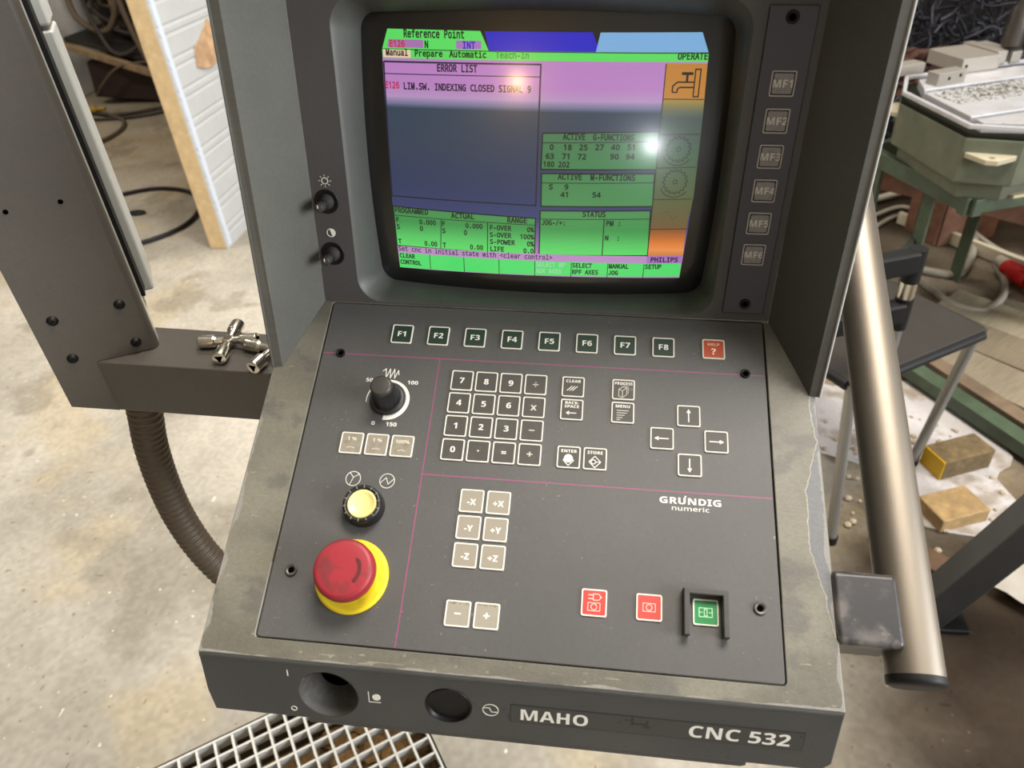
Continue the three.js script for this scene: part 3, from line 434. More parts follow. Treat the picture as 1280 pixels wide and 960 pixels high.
{
  const n = 48, m = 38, pos = [], uv = [], idx = [], R = .9, cx = .0508, cy = .1108;
  for (let j = 0; j <= m; j++) for (let i = 0; i <= n; i++) { const X = (GX0 + (GX1 - GX0) * i / n) / 1000, Y = (GY0 + (GY1 - GY0) * j / m) / 1000, d2 = (X - cx) ** 2 + (Y - cy) ** 2; pos.push(X, Y, -.0165 - (R - Math.sqrt(R * R - d2))); uv.push(i / n, j / m); }
  for (let j = 0; j < m; j++) for (let i = 0; i < n; i++) { const a = j * (n + 1) + i, b = a + 1, c = a + n + 1, d = c + 1; idx.push(a, b, c, b, d, c); }
  const g = new THREE.BufferGeometry(); g.setAttribute('position', new THREE.Float32BufferAttribute(pos, 3)); g.setAttribute('uv', new THREE.Float32BufferAttribute(uv, 2)); g.setIndex(idx); g.computeVertexNormals();
  M.screen = phy({ color: 0x0a0b0c, roughness: .28, emissive: 0xffffff, emissiveMap: picture, emissiveIntensity: 1.05, clearcoat: 1, clearcoatRoughness: .13 });
  onScreen('picture_tube', g, M.screen);
}
// machine-function key strip
{
  const c = document.createElement('canvas'), S = 8, W = 31, H = 214; c.width = W * S; c.height = H * S; const x = c.getContext('2d'); x.fillStyle = '#2b2a33'; x.fillRect(0, 0, c.width, c.height); x.strokeStyle = '#0c0c0e'; x.lineWidth = 5; x.strokeRect(2, 2, c.width - 4, c.height - 4);
  x.setTransform(S, 0, 0, S, 0, 0); const keys = [0, 1, 2, 3, 4, 5].map(i => [16, 214 - (173.8 - 23.85 * i - 6.5)]);
  keys.forEach(([u, v], i) => { x.fillStyle = '#757373'; x.fillRect(u - 8, v - 8, 16, 16); for (let k = 0; k < 14; k++) { x.globalAlpha = .15; x.fillStyle = '#3c3a38'; x.beginPath(); x.ellipse(u + rr(-7, 7), v + rr(-7, 7), rr(.4, 2), rr(.3, 1.2), 0, 0, 7); x.fill(); } x.globalAlpha = 1; x.save(); x.translate(u, v + .3); x.scale(1.12, 1); x.font = 'bold 6.6px sans-serif'; x.textAlign = 'center'; x.textBaseline = 'middle'; x.fillStyle = '#b9b7b2'; x.fillText('MF' + (i + 1), 0, 0); x.restore(); });
  const t = new THREE.CanvasTexture(c); t.colorSpace = THREE.SRGBColorSpace; const mat = std({ map: t, roughness: .45 });
  const uvs = (g, ox, oy) => { const p = g.attributes.position, uv = g.attributes.uv; for (let i = 0; i < p.count; i++) uv.setXY(i, (p.getX(i) + ox - .1976) / .031, (p.getY(i) + oy - .0065) / .214); return g; };
  onScreen('function_key_strip', uvs(ext(rrect(.1976, .0065, .2286, .2205, .0008), .0014, .0004), 0, 0), mat);
  const s = rrect(-.0082, -.0082, .0082, .0082, .0014); s.holes.push(rrect(-.0072, -.0072, .0072, .0072, .001, THREE.Path)); const rim = ext(s, .0012, .0002);
  keys.forEach(([u, v]) => { const cx = .1976 + u / 1000, cy = .0065 + (214 - v) / 1000; const k = onScreen('function_key', uvs(ext(rrect(cx - .0066, cy - .0066, cx + .0066, cy + .0066, .001), .0016, .0005).translate(0, 0, .0009), 0, 0), mat); put('key_border', rim, std({ color: 0x9d9b98, roughness: .6 }), k, [cx, cy, .001]); put('key_gap', ext(rrect(-.0073, -.0073, .0073, .0073, .001), .0004), M.hole, k, [cx, cy, .0011]); });
  for (const [u, v] of [[.2127, .2136], [.2137, .0147]]) { const k = onScreen('strip_screw', screwGeo(.0042).rotateX(Math.PI / 2).translate(u, v, .0014), M.black); put('socket', new THREE.CylinderGeometry(.0022, .0022, .0006, 6).rotateX(Math.PI / 2), M.hole, k, [u, v, .002]); }
  // brightness and contrast
  for (const [u, v] of [[-.1113, .0831], [-.1114, .0412]]) {
    const k = onScreen('picture_knob', lathe([[0, .0185], [.0026, .0185], [.0034, .0178], [.0046, .004], [.0058, .002], [.006, 0]], 30).rotateX(Math.PI / 2).translate(u, v, 0), std({ color: 0x302e2c, roughness: .5 }));
    put('knob_well', lathe([[.006, .0002], [.0082, .0002], [.0088, .0008], [.0094, .0004], [.0096, 0]], 32).rotateX(Math.PI / 2), M.black, k, [u, v, 0]);
    const rb = []; for (let i = 0; i < 18; i++) rb.push(RB(.0006, .0004, .009, .0002).translate(0, .0042, .0085).rotateZ(i / 18 * 6.2832)); put('ribs', rb, M.black, k, [u, v, 0]);
    put('pointer', RB(.0008, .0026, .0003, .0001), M.print, k, [u - .0005, v + .0012, .0186]);
  }
  const ring = (x, y, r, w) => { const q = circ(x, y, r, THREE.Shape); q.holes.push(circ(x, y, r - w)); return ext(q, .0003); };
  const sun = [ring(-.1106, .0991, .0026, .0005)]; for (let i = 0; i < 8; i++) { const a = i / 8 * 6.2832; sun.push(RB(.0014, .0004, .0003, .0001).translate(.0042, 0, .0002).rotateZ(a).translate(-.1106, .0991, 0)); } onScreen('brightness_mark', sun, M.print);
  const half = new THREE.Shape(); half.absarc(-.1106, .0584, .0031, -1.3, 1.84, false); onScreen('contrast_mark', [ring(-.1106, .0584, .0035, .0005), ext(half, .0003)], M.print);
}
// grab rail on the right of the console
{
  const u = .315, h = -.0145, r = .0178, g = onPanel('grab_rail', new THREE.CylinderGeometry(r, r, .52, 56, 1).rotateX(Math.PI / 2).translate(u, h, .189 - .26), M.steel);
  put('end_cap', lathe([[0, .003], [r * .8, .003], [r * 1.0, .0014], [r * 1.02, -.001], [r * 1.02, -.004]], 48).rotateX(Math.PI / 2), M.rubber, g, [u, h, .189]);
  put('bracket', RB(.042, .044, .047, .004, 3).translate(.284, -.019, .148), std({ map: rep(tex(256, 256, (x, y) => { const n = fbm(x, y, 6, 6), m = fbm(x, y, 16, 4, 1); return mix(mix([38, 36, 38], [84, 80, 78], sm(.4, .75, n)), [110, 104, 98], sm(.6, .75, m) * .5); }), .12), roughness: .4 }), g);
  put('bracket', RB(.042, .044, .047, .004, 3).translate(.284, -.019, -.2), M.rubber, g);
}

// ============================================================ hanging arm with its column
const kw = (p) => con.localToWorld(V(...p)); con.updateMatrixWorld(true);
{
  const arm = thing('hanging_arm', 'dark grey square arm and upright column that carry the console', 'support arm', [-.4032, 0, -.1133]);
  const inv = (p) => p.clone().sub(arm.position);
  const L = inv(V(-.4105, .972, -.1489)), Rr = inv(V(-.148, .9553, -.1489));
  put('beam', bar(L, Rr, .071, .0622, .002), M.postPaint, arm);
  const yaw = 31.6 * Math.PI / 180, col = new THREE.Object3D(); col.rotation.y = yaw; col.updateMatrix();
  const C = (g) => g.applyMatrix4(col.matrix);   // x along the plate, z out of it
  const prof = (x0, x1, r) => { const s = new THREE.Shape(); s.moveTo(x0, 0); s.lineTo(x0, -.004); s.lineTo(x0 + .004, 0); return s; }; void prof;
  // front plate: bent sheet with rounded vertical edges, longer at its left foot
  const x0 = -.0395, x1 = .0605;
  const plate = ext(poly([[x0, .960], [.0005, .9402], [.0005, 1.0025], [x1 - .006, 1.0006], [x1 - .006, 2.4], [x0, 2.4]]), .004, .0008).translate(0, 0, -.004);
  const corner = new THREE.CylinderGeometry(.01, .01, 1.4, 24, 1, true, 0, Math.PI / 2).translate(x1 - .01, 1.7006, -.01);
  put('column_plate', [C(plate), C(corner)], M.postPaint, arm);
  put('column_flange', C(RB(.0035, 1.4, .016, .001).translate(x1 - .00175, 1.7006, -.018)), M.postLight, arm);
  put('column_body', C(RB(.09, 1.4, .1, .002).translate((x0 + x1) / 2 - .002, 1.7008, -.062)), M.postPaint, arm);
  // cover strip down the side in two lengths, with a dark slot beside the flange
  put('cover_strip', C(RB(.03, .252, .06, .0025).translate(.0575, 1.1705, -.075)), M.postLight, arm);
  put('cover_strip', C(RB(.03, 1.1, .06, .0025).translate(.0575, 1.85, -.075)), M.postLight, arm);
  put('cover_edge', C(RB(.004, 1.36, .03, .001).translate(.0625, 1.73, -.036)), M.black, arm);
  for (const [a, y] of [[-.0195, 1.0576], [.0408, 1.0576], [-.0184, 1.0134], [.0412, 1.0132]]) {
    const s = put('screw', C(lathe([[0, .0032], [.0022, .0032], [.0034, .0026], [.0042, .001], [.0052, .0006], [.0052, 0]], 24).rotateX(Math.PI / 2).translate(a, y, 0)), M.black, arm);
    put('slot', C(RB(.004, .0007, .0004, .0001).rotateZ(.5).translate(a, y, .0032)), M.hole, s);
  }
  for (const [a, y] of [[-.0141, 1.1677], [.0298, 1.1671]]) put('hole', C(new THREE.CylinderGeometry(.0022, .0022, .0012, 20).rotateX(Math.PI / 2).translate(a, y, 0)), M.hole, arm);
}
// corrugated conduit under the arm
{
  const pts = [[-.4035, .939, -.152], [-.4085, .905, -.152], [-.4195, .86, -.153], [-.4275, .795, -.154], [-.428, .73, -.155], [-.417, .66, -.157], [-.392, .6, -.159], [-.345, .55, -.162], [-.27, .53, -.166], [-.18, .55, -.17], [-.12, .66, -.172], [-.1, .86, -.17]].map(p => V(...p));
  const c = new THREE.CatmullRomCurve3(pts, false, 'centripetal'), n = 520, rad = 22, pos = [], uv = [], idx = [], fr = c.computeFrenetFrames(n, false);
  for (let i = 0; i <= n; i++) { const p = c.getPointAt(i / n), r = .0178 + .0014 * Math.sin(i * Math.PI / 2.5); for (let j = 0; j <= rad; j++) { const a = j / rad * Math.PI * 2, q = p.clone().addScaledVector(fr.normals[i], r * Math.cos(a)).addScaledVector(fr.binormals[i], r * Math.sin(a)); pos.push(q.x, q.y, q.z); uv.push(j / rad, i / n * 6); } }
  for (let i = 0; i < n; i++) for (let j = 0; j < rad; j++) { const a = i * (rad + 1) + j, b = a + 1, d = a + rad + 1, e = d + 1; idx.push(a, d, b, b, d, e); }
  const g = new THREE.BufferGeometry(); g.setAttribute('position', new THREE.Float32BufferAttribute(pos, 3)); g.setAttribute('uv', new THREE.Float32BufferAttribute(uv, 2)); g.setIndex(idx); g.computeVertexNormals();
  tag(put('corrugated_hose', g, std({ color: 0x54493c, roughness: .5, metalness: .25 }), scene), 'brown corrugated hose curving down from the arm to behind the console', 'hose');
}
// cross-shaped cabinet keys lying on the arm
{
  const beamTop = (x, z) => V(x, 1.003 - (x + .4032) * .0635, z);
  const key = (name, label, x, z, turn, len, h) => {
    const b = beamTop(x, z), t = thing(name, label, 'cabinet key', [b.x, b.y + h, b.z], turn, 'cross keys on the arm');
    put('hub', RB(.011, .0085, .011, .002), M.chrome, t);
    const sock = (l, r, sq) => { const s = sq ? 4 : 32; return lathe([[.0021 + (sq ? .0014 : 0), l], [r - .0006, l], [r, l - .0012], [r, l - .0155], [r - .001, l - .0165], [.0044, l - .0185], [.0038, .003]], s); };
    [[0, .0072, 0], [1, .0066, 0], [2, .0072, 0], [3, .0070, 0]].forEach(([k, r, q]) => { const l = len[k], a = put('arm', sock(l, r, q).rotateX(Math.PI / 2).rotateY(k * Math.PI / 2), M.chrome, t); put('socket_hole', new THREE.CylinderGeometry(r * .68, r * .68, .0012, k % 2 ? 4 : 3).rotateX(Math.PI / 2).translate(0, 0, l - .0002).rotateY(k * Math.PI / 2), M.hole, a); });
    return t;
  };
  key('cross_key', 'chrome four-way cabinet key lying flat on the square arm, farther from the hood', -.279, -.155, .12, [.034, .03, .033, .031], .0078);
  key('cross_key', 'chrome four-way cabinet key partly hidden behind the hood side plate', -.228, -.146, -.22, [.036, .032, .034, .032], .0078);
}

// ============================================================ floor grating
{
  const g = thing('floor_grating', 'galvanised steel walkway grating over the brown pit in the floor', 'grating', [-.6, 0, -.1]);
  const P = (a, b, y) => PA.clone().multiplyScalar(a).addScaledVector(PB, b).setY(y).sub(g.position), m = std({ color: 0xc0c0bb, metalness: .45, roughness: .45 });
  const cell = .0343, a0 = PIT.a0 + .006, a1 = PIT.a1 - .006, b0 = PIT.b0 + .006, b1 = PIT.b1 - .006;
  for (const [p, q] of [[[a0, b0], [a1, b0]], [[a0, b1], [a1, b1]], [[a0, b0], [a0, b1]], [[a1, b0], [a1, b1]]]) put('edge_bar', bar(P(...p, -.014), P(...q, -.014), .0045, .03, .0005), m, g);
  for (let a = a1 - cell; a > a0 + .01; a -= cell) put('bearing_bar', bar(P(a, b0, -.014), P(a, b1, -.014), .005, .028, .0005), m, g);
  for (let b = b0 + cell; b < b1 - .01; b += cell) put('cross_bar', bar(P(a0, b, -.0115), P(a1, b, -.0115), .0045, .022, .0005), m, g);
  // chips and rags lying under it
  const bits = []; for (let i = 0; i < 600; i++) { const a = rr(PIT.a0 + .03, PIT.a1 - .02), b = rr(PIT.b0 + .02, PIT.b1 - .03), s = rr(.01, .045); if (vnoise(a * 5 + 20, b * 5 + 20, 200) < .3) continue; const q = new THREE.IcosahedronGeometry(s, 0).scale(1, .35, 1).rotateY(rnd() * 6).rotateX(rr(-.3, .3)); const p = PA.clone().multiplyScalar(a).addScaledVector(PB, b); bits.push(q.translate(p.x, -.15 + rr(-.012, .012), p.z)); }
  const d = put('pit_debris', bits, std({ map: rep(paintTex([150, 116, 72], .9, 256, 8), .2), roughness: .9 }), scene); d.userData.kind = 'stuff'; tag(d, 'brown chips and dirt heaped in the pit under the grating', 'debris');
}

// ============================================================ left background
// white sandwich panel with a yellow foam core, standing on edge
{
  const W = std({ map: rep(paintTex([190, 193, 194], .06, 256), .4), roughness: .45 }), t = thing('insulated_panel', 'white ribbed sandwich panel with yellow foam edge standing on the floor', 'insulated panel', [-1.6, 0, -2.453]);
  const H = 2.3, D = 1.6; t.rotation.z = .012;
  put('foam_core', RB(.08, H, D, .006).translate(-.047, H / 2, -D / 2), std({ map: rep(paintTex([202, 176, 134], .2, 256, 12), .3), roughness: .9, bumpMap: rep(fine, .08), bumpScale: .001 }), t);
  // ribbed sheets either side: flat with pairs of grooves running along it
  const pr = []; const pitch = .118; for (let y = .006; y < H; y += pitch) pr.push([0, y], [.0, y + .044], [-.0025, y + .05], [-.0025, y + .056], [0, y + .062], [0, y + .078], [-.0025, y + .083], [-.0025, y + .089], [0, y + .095]);
  const sh = poly([...pr, [0, H], [-.008, H], [-.008, 0], [0, 0]]);
  put('metal_skin', ext(sh, D).rotateY(0).translate(0, 0, -D), W, t);
  put('film_strip', RB(.0012, H - .02, .03, .0004).translate(.0012, H / 2, -.028), std({ color: 0xd3dceb, roughness: .35 }), t);
  put('flap', ext(poly([[0, -.02], [.03, .05], [.1, .075], [.2, .13], [.26, .05], [.22, -.03], [.12, -.05], [.05, -.04]]), .004, .001).rotateY(Math.PI / 2).translate(.003, .755, -.2), std({ map: rep(paintTex([186, 152, 118], .5, 256, 5), .2), roughness: .7 }), t);
}
tag(put('cable_loop', tube([[-2.75, .012, -2.86], [-2.51, .012, -3.09], [-2.33, .012, -3.18], [-2.1, .012, -3.11], [-1.94, .013, -2.87], [-1.93, .012, -2.67], [-2.045, .012, -2.5], [-2.4, .012, -2.35], [-2.8, .012, -2.4]], .011, 90), M.rubber, scene), 'black rubber cable lying in a wide loop on the concrete floor beside the panel', 'cable');
tag(put('oil_rag', [new THREE.IcosahedronGeometry(.035, 1).scale(1.4, .3, .8).translate(-2.27, .01, -2.86)], M.rubber, scene), 'small black scrap lying inside the cable loop on the floor', 'scrap');
{
  const c = thing('storage_cabinet', 'pale grey tall cabinet with hooks behind the column', 'cabinet', [-4.5, 0, -5.1]);
  const w = std({ map: rep(paintTex([232, 232, 230], .08, 256), .6), roughness: .5 });
  put('body', RB(.96, 1.9, .5, .012).translate(0, .95, -.25), w, c); put('door', RB(.45, 1.8, .018, .006).translate(-.23, .98, .01), w, c); put('door', RB(.45, 1.8, .018, .006).translate(.24, .98, .01), w, c);
  for (const y of [.46, .62, .8]) put('hook', tube([[.32, y, .02], [.36, y - .005, .06], [.44, y - .015, .07], [.47, y + .02, .06]], .006, 16, 8), M.rubber, c);
}
{
  // dark machine with a wooden rail and a red-brown bin
  const m = thing('dark_machine', 'dark oily machine standing in the back corner with a wooden rail', 'machine', [-3.33, 0, -5.35]);
  const dm = std({ map: rep(paintTex([30, 26, 22], .8, 256, 6), .4), roughness: .7 }), rb = std({ map: rep(paintTex([40, 24, 20], .7, 256, 6), .4), roughness: .7 }), wd = std({ map: rep(paintTex([136, 116, 88], .5, 256, 8), .3), roughness: .8 });
  put('body', RB(1.3, 1.6, .5, .03).translate(.05, .82, -.5), dm, m); put('frame_post', RB(.07, 1.5, .07, .006).translate(-.38, .76, -.06), dm, m); put('frame_post', RB(.07, 1.5, .07, .006).translate(.3, .76, .02), dm, m);
  put('rail', bar(V(-.5, .43, .42), V(.22, .215, .5), .05, .045, .004), wd, m); put('bin', RB(.72, .26, .4, .02).rotateZ(-.1).translate(-.05, .15, .2), rb, m); put('tray', RB(.8, .03, .5, .006).rotateZ(-.28).translate(-.1, .36, .17), dm, m);
  for (let i = 0; i < 9; i++) put('pipe', rod(V(-.42 + i * .1, .35, -.12 + .1 * (i % 3)), V(-.46 + i * .11 + rr(-.05, .05), 1.5, -.2 + .1 * (i % 2)), .022 - .004 * (i % 3)), i % 2 ? wd : dm, m);
}
{
  const hm = std({ color: 0x57493a, roughness: .6 }), hd = std({ color: 0x2c2620, roughness: .6 });
  const hz = [['brown hose hanging in a wide loop on the dark machine, largest loop', [[-3.75, .9, -5.1], [-3.7, .6, -5], [-3.5, .5, -4.98], [-3.38, .65, -5], [-3.45, .85, -5.05], [-3.62, .82, -5]], .02, hm],
    ['brown hose drooping over the wooden rail of the dark machine', [[-3.62, .95, -5], [-3.55, .55, -4.95], [-3.42, .36, -4.9], [-3.25, .42, -4.95], [-3.2, .8, -5.1]], .016, hd],
    ['grey-brown hose hanging straight at the right of the dark machine', [[-3.3, .95, -4.95], [-3.26, .6, -4.9], [-3.16, .3, -4.85], [-3.05, .2, -4.8]], .02, hm]];
  hz.forEach(([l, p, r, m]) => tag(put('hose', tube(p, r, 60), m, scene), l, 'hose', 'hoses on the dark machine'));
  for (let k = 0; k < 12; k++) { const x = -3.86 + k * .075, p = []; for (let q = 0; q < 7; q++) p.push([x + rr(-.09, .16) + q * .02, 1.15 - q * .12 + rr(-.06, .06), -5.31 + k * .036 + rr(-.01, .01)]); tag(put('hose', tube(p, rr(.011, .02), 40, 8), k % 3 ? hd : hm, scene), 'dark hose hanging in the tangle on the dark machine above its wooden rail', 'hose', 'tangled hoses on the dark machine'); }
  const cz = [['brown cable curling over the floor towards the column', [[-3.6, .014, -4.72], [-3.25, .014, -4.45], [-3.15, .014, -4.17], [-3.2, .014, -3.95], [-3.35, .014, -3.83]], .013, hm],
    ['dark cable running along the floor below the red-brown bin', [[-3.75, .014, -4.75], [-3.45, .014, -4.62], [-3.2, .014, -4.72], [-2.98, .014, -5.0], [-2.95, .02, -5.3]], .012, hd],
    ['second dark cable beside the bin, nearest to the white panel', [[-3.8, .013, -4.62], [-3.5, .013, -4.52], [-3.15, .013, -4.6], [-2.85, .013, -4.95], [-2.82, .02, -5.3]], .012, hd],
    ['thin pale cable arching from the bin to the wooden rail', [[-3.72, .08, -4.95], [-3.6, .16, -4.86], [-3.42, .28, -4.85], [-3.25, .3, -4.9], [-3.05, .27, -5]], .009, hm]];
  cz.forEach(([l, p, r, m]) => tag(put('cable', tube(p, r, 60), m, scene), l, 'cable', 'cables on the floor by the dark machine'));
  tag(put('yellow_plug', [rod(V(-3.72, .03, -4.66), V(-3.6, .035, -4.7), .022, .026), rod(V(-3.6, .035, -4.7), V(-3.54, .035, -4.72), .014)], std({ color: 0x9a7c22, roughness: .6 }), scene), 'dull yellow plug lying on the floor below the dark machine', 'plug');
}

// ============================================================ right background
const GREEN = std({ map: rep(paintTex([84, 88, 72], .45, 512, 6), .4), roughness: .5 }), DKGREEN = std({ map: rep(paintTex([62, 76, 58], .5, 256, 6), .3), roughness: .55 }), RUST = std({ map: rep(paintTex([108, 74, 56], .6, 256, 6), .3), roughness: .8 });
const PLATE = std({ map: rep(tex(512, 512, (u, v) => { const n = fbm(u, v, 8, 5), m = vnoise(u * 110, v * 110, 110, 1); return mix([196, 198, 206], [170, 168, 166], n).map(k => k * (m > .93 ? .7 : 1)); }), .5), roughness: .4, metalness: .35 });
const ang = Math.atan2(.342, .94);
{
  const t = thing('drilling_table', 'green cast-iron machine table with slotted pale steel top, on a green stand', 'machine table', [.957, .75, -1.9], ang);
  const oct = (o) => [[o, o * .1], [-.0455 + o * 1.05, .324 - o * .35], [.06 + o * .3, .405 - o], [.56 - o, .405 - o], [.56 - o, -.14 + o], [.112 + o * .45, -.14 + o]].map(([a, b]) => [a, -b]);
  const fl = (g) => g.rotateX(-Math.PI / 2);
  const rim = poly(oct(0)); rim.holes.push((() => { const p = new THREE.Path(); oct(.012).forEach((q, i) => i ? p.lineTo(...q) : p.moveTo(...q)); p.closePath(); return p; })());
  put('rim', fl(ext(rim, .012, .002)).translate(0, -.012, 0), PLATE, t);
  put('trough', fl(ext(poly(oct(.002)), .006)).translate(0, -.034, 0), phy({ color: 0x16170f, roughness: .8, specularIntensity: .2 }), t);
  put('casting', fl(ext(poly(oct(.001)), .12, .004)).translate(0, -.154, 0).scale(1, 1, 1), GREEN, t);
  const low = poly(oct(.03)); put('base', fl(ext(low, .05, .004)).translate(0, -.204, 0), GREEN, t);
  // slotted top in three slabs
  const sl = (pts) => fl(ext(poly(pts.map(([a, b]) => [a, -b])), .03, .0015)).translate(0, -.033, 0);
  put('top_slab', sl([[.066, .010], [.125, -.092], [.53, -.092], [.53, .010]]), PLATE, t); put('top_slab', sl([[.048, .034], [.53, .034], [.53, .266], [.008, .266]]), PLATE, t); put('top_slab', sl([[.006, .288], [.53, .288], [.53, .37], [.09, .37], [.0, .318]]), PLATE, t);
  for (const [x, z, th] of [[.056, -.072, .913], [.007, .365, 2.485]]) put('lug', ext((() => { const q = poly([[-.07, -.02], [.07, -.02], [.055, .005], [.014, .05], [-.014, .05], [-.055, .005]]); q.holes.push(circ(0, .028, .008)); return q; })(), .014, .002).rotateX(-Math.PI / 2).rotateY(th).translate(x, -.085, z), std({ color: 0xa49c86, roughness: .6 }), t);
  // stand
  const W = (a, b, y) => V(a, y - .75, b);
  for (const [a, b] of [[.06, -.1], [.122, .08], [.5, -.1], [.5, .3]]) put('stand_leg', [RB(.05, .5, .006, .001).translate(a, -.5, b), RB(.006, .5, .05, .001).translate(a - .022, -.5, b + .022)], DKGREEN, t);
  put('stand_rail', bar(W(0, .33, .525), W(.55, .33, .525), .03, .05), DKGREEN, t); put('stand_rail', bar(W(.03, -.15, .525), W(.03, .36, .525), .03, .05), DKGREEN, t); put('stand_rail', bar(W(0, -.14, .525), W(.55, -.14, .525), .03, .05), DKGREEN, t);
  put('brace', bar(W(.1, .09, .3), W(-.02, .12, .2), .02, .02), DKGREEN, t); put('spill_edge', bar(W(.1, .36, .556), W(.55, .37, .556), .06, .008), std({ color: 0xb9ac8c, roughness: .7 }), t);
  const blk = (label, a, b, w, h, d, y, turn = 0, holes = []) => { const p = V(a, y, b).applyAxisAngle(V(0, 1, 0), ang).add(t.position), o = thing('steel_block', label, 'steel block', [p.x, p.y, p.z], ang + turn, 'ground steel blocks on the drilling table'); put('block', RB(w, h, d, .002).translate(0, h / 2, 0), std({ color: 0x918c84, metalness: .35, roughness: .4 }), o); for (const [x, z] of holes) put('bore', new THREE.CylinderGeometry(.005, .005, .001, 16).rotateX(Math.PI / 2).translate(x, z, d / 2), M.hole, o); };
  blk('small ground steel block with two bores lying on the slotted top', .163, -.03, .1, .036, .045, -.003, .08, [[-.01, .018], [.03, .022]]);
  blk('broad flat steel block at the back rim of the drilling table', .33, -.165, .13, .042, .16, -.002, -.03, [[-.05, .02]]);
  blk('narrow steel bar behind the broad block, nearest to it', .435, -.2, .035, .04, .16, -.002, -.05);
  blk('second narrow steel bar at the back, farthest from the hood', .49, -.2, .035, .034, .16, -.002, -.05);
  blk('flat steel bar on the back rim nearest to the hood', .115, -.16, .12, .03, .05, -.0, .1);
  // chips
  const ch = []; for (let i = 0; i < 420; i++) { const a = clamp(.2 + (rnd() + rnd() - 1) * .22, .06, .45), b = clamp(.09 + (rnd() + rnd() - 1) * .09 + (a - .2) * -.1, .03, .18); const p = V(a, -.0025, b).applyAxisAngle(V(0, 1, 0), ang).add(t.position); ch.push(RB(rr(.003, .012), .0012, .0018, .0003, 1).rotateY(rnd() * 6).translate(p.x, p.y, p.z)); }
  const s = put('drilling_chips', ch, std({ color: 0x4c4a34, roughness: .6, metalness: .3 }), scene); s.userData.kind = 'stuff'; tag(s, 'dark drilling chips scattered over the slotted steel top', 'metal chips');
}
{
  const t = thing('drill_chuck', 'grey drill chuck with a thin drill bit hanging above the table', 'drill chuck', [1.356, .785, -2.2]);
  put('sleeve', lathe([[.012, 0], [.026, .006], [.031, .02], [.031, .07], [.028, .078], [.028, .12], [.016, .135], [.014, .5], [.05, .5], [.05, .9]], 36), std({ color: 0x56524e, metalness: .8, roughness: .35 }), t);
  for (let k = 0; k < 3; k++) put('jaw', RB(.008, .02, .008, .002).translate(.007, -.006, 0).rotateY(k * 2.094), M.darkSteel, t);
  put('drill_bit', rod(V(0, -.065, 0), V(0, .01, 0), .0022, .003, 10), M.darkSteel, t);
}
// tangle of dark swarf behind the table
{
  const g = []; for (let i = 0; i < 700; i++) { const x = rr(1.0, 2.6), y = rr(.02, 1.15), z = -3.02 - rr(0, .28), p = []; let q = V(x, y, z), d = V(rr(-1, 1), rr(-1, 1), rr(-.4, .4)).normalize(); for (let k = 0; k < 7; k++) { p.push(q.clone()); q = q.clone().addScaledVector(d, rr(.03, .09)); d = d.clone().add(V(rr(-.8, .8), rr(-.8, .8), rr(-.5, .5))).normalize(); } g.push(tube(p, rr(.002, .008), 14, 4)); }
  const m = put('metal_swarf', g, std({ map: rep(paintTex([54, 54, 60], .9, 256, 8), .2), roughness: .4, metalness: .6 }), scene); m.userData.kind = 'stuff'; tag(m, 'dark tangled heap of metal swarf rising behind the drilling table', 'swarf');
  const b = thing('swarf_container', 'dark container of swarf standing behind the drilling table', 'container', [2.1, 0, -4.05]); put('bin', RB(2.6, 1.0, .9, .04).translate(0, .52, 0), std({ color: 0x121214, roughness: .8 }), b); put('back_sheet', RB(2.6, 1.5, .04, .01).translate(0, 1.1, -.45), std({ color: 0x121214, roughness: .8 }), b);
}
{
  const g = []; for (let i = 0; i < 90; i++) g.push(new THREE.IcosahedronGeometry(rr(.02, .05), 0).scale(1.5, .5, 1).rotateZ(rr(-.6, .6)).rotateY(rnd() * 6).translate(rr(1.1, 1.42), rr(.54, .66), -2.75 + rr(-.08, .08)));
  tag(put('rag_heap', g, std({ map: rep(paintTex([66, 40, 30], 1.2, 256, 8), .15), roughness: .9 }), scene), 'rust-brown rag heap between the drilling table and the swarf', 'rags');
  const rb = thing('rusty_beam', 'rust-brown steel beam lying behind the green stand', 'steel beam', [0, 0, 0]); put('web', bar(V(.85, .44, -2.25), V(1.75, .28, -1.95), .02, .12), RUST, rb); put('flange', bar(V(.85, .5, -2.25), V(1.75, .34, -1.95), .09, .012), RUST, rb); put('foot', RB(.1, .4, .1, .004).translate(1.62, .2, -2.0), RUST, rb); put('foot', RB(.1, .42, .1, .004).translate(.9, .21, -2.24), RUST, rb);
  const boxes = [['terracotta-brown box standing behind the coiled cable', [1.5, 0, -2.55], [.26, .3, .18], .35], ['brown box at the right behind the red plug', [1.86, 0, -2.3], [.24, .3, .2], .3]];
  boxes.forEach(([l, p, s, r]) => { const o = thing('wooden_box', l, 'box', p, r, 'brown boxes behind the cable coil'); put('side', RB(s[0], s[1], .018, .003).translate(0, s[1] / 2, s[2] / 2), RUST, o); put('side', RB(s[0], s[1], .018, .003).translate(0, s[1] / 2, -s[2] / 2), RUST, o); put('end', RB(.018, s[1], s[2], .003).translate(-s[0] / 2, s[1] / 2, 0), RUST, o); put('end', RB(.018, s[1], s[2], .003).translate(s[0] / 2, s[1] / 2, 0), RUST, o); put('lid', RB(s[0] + .02, .02, s[1] * .6, .003).translate(0, s[1], 0), RUST, o); });
}
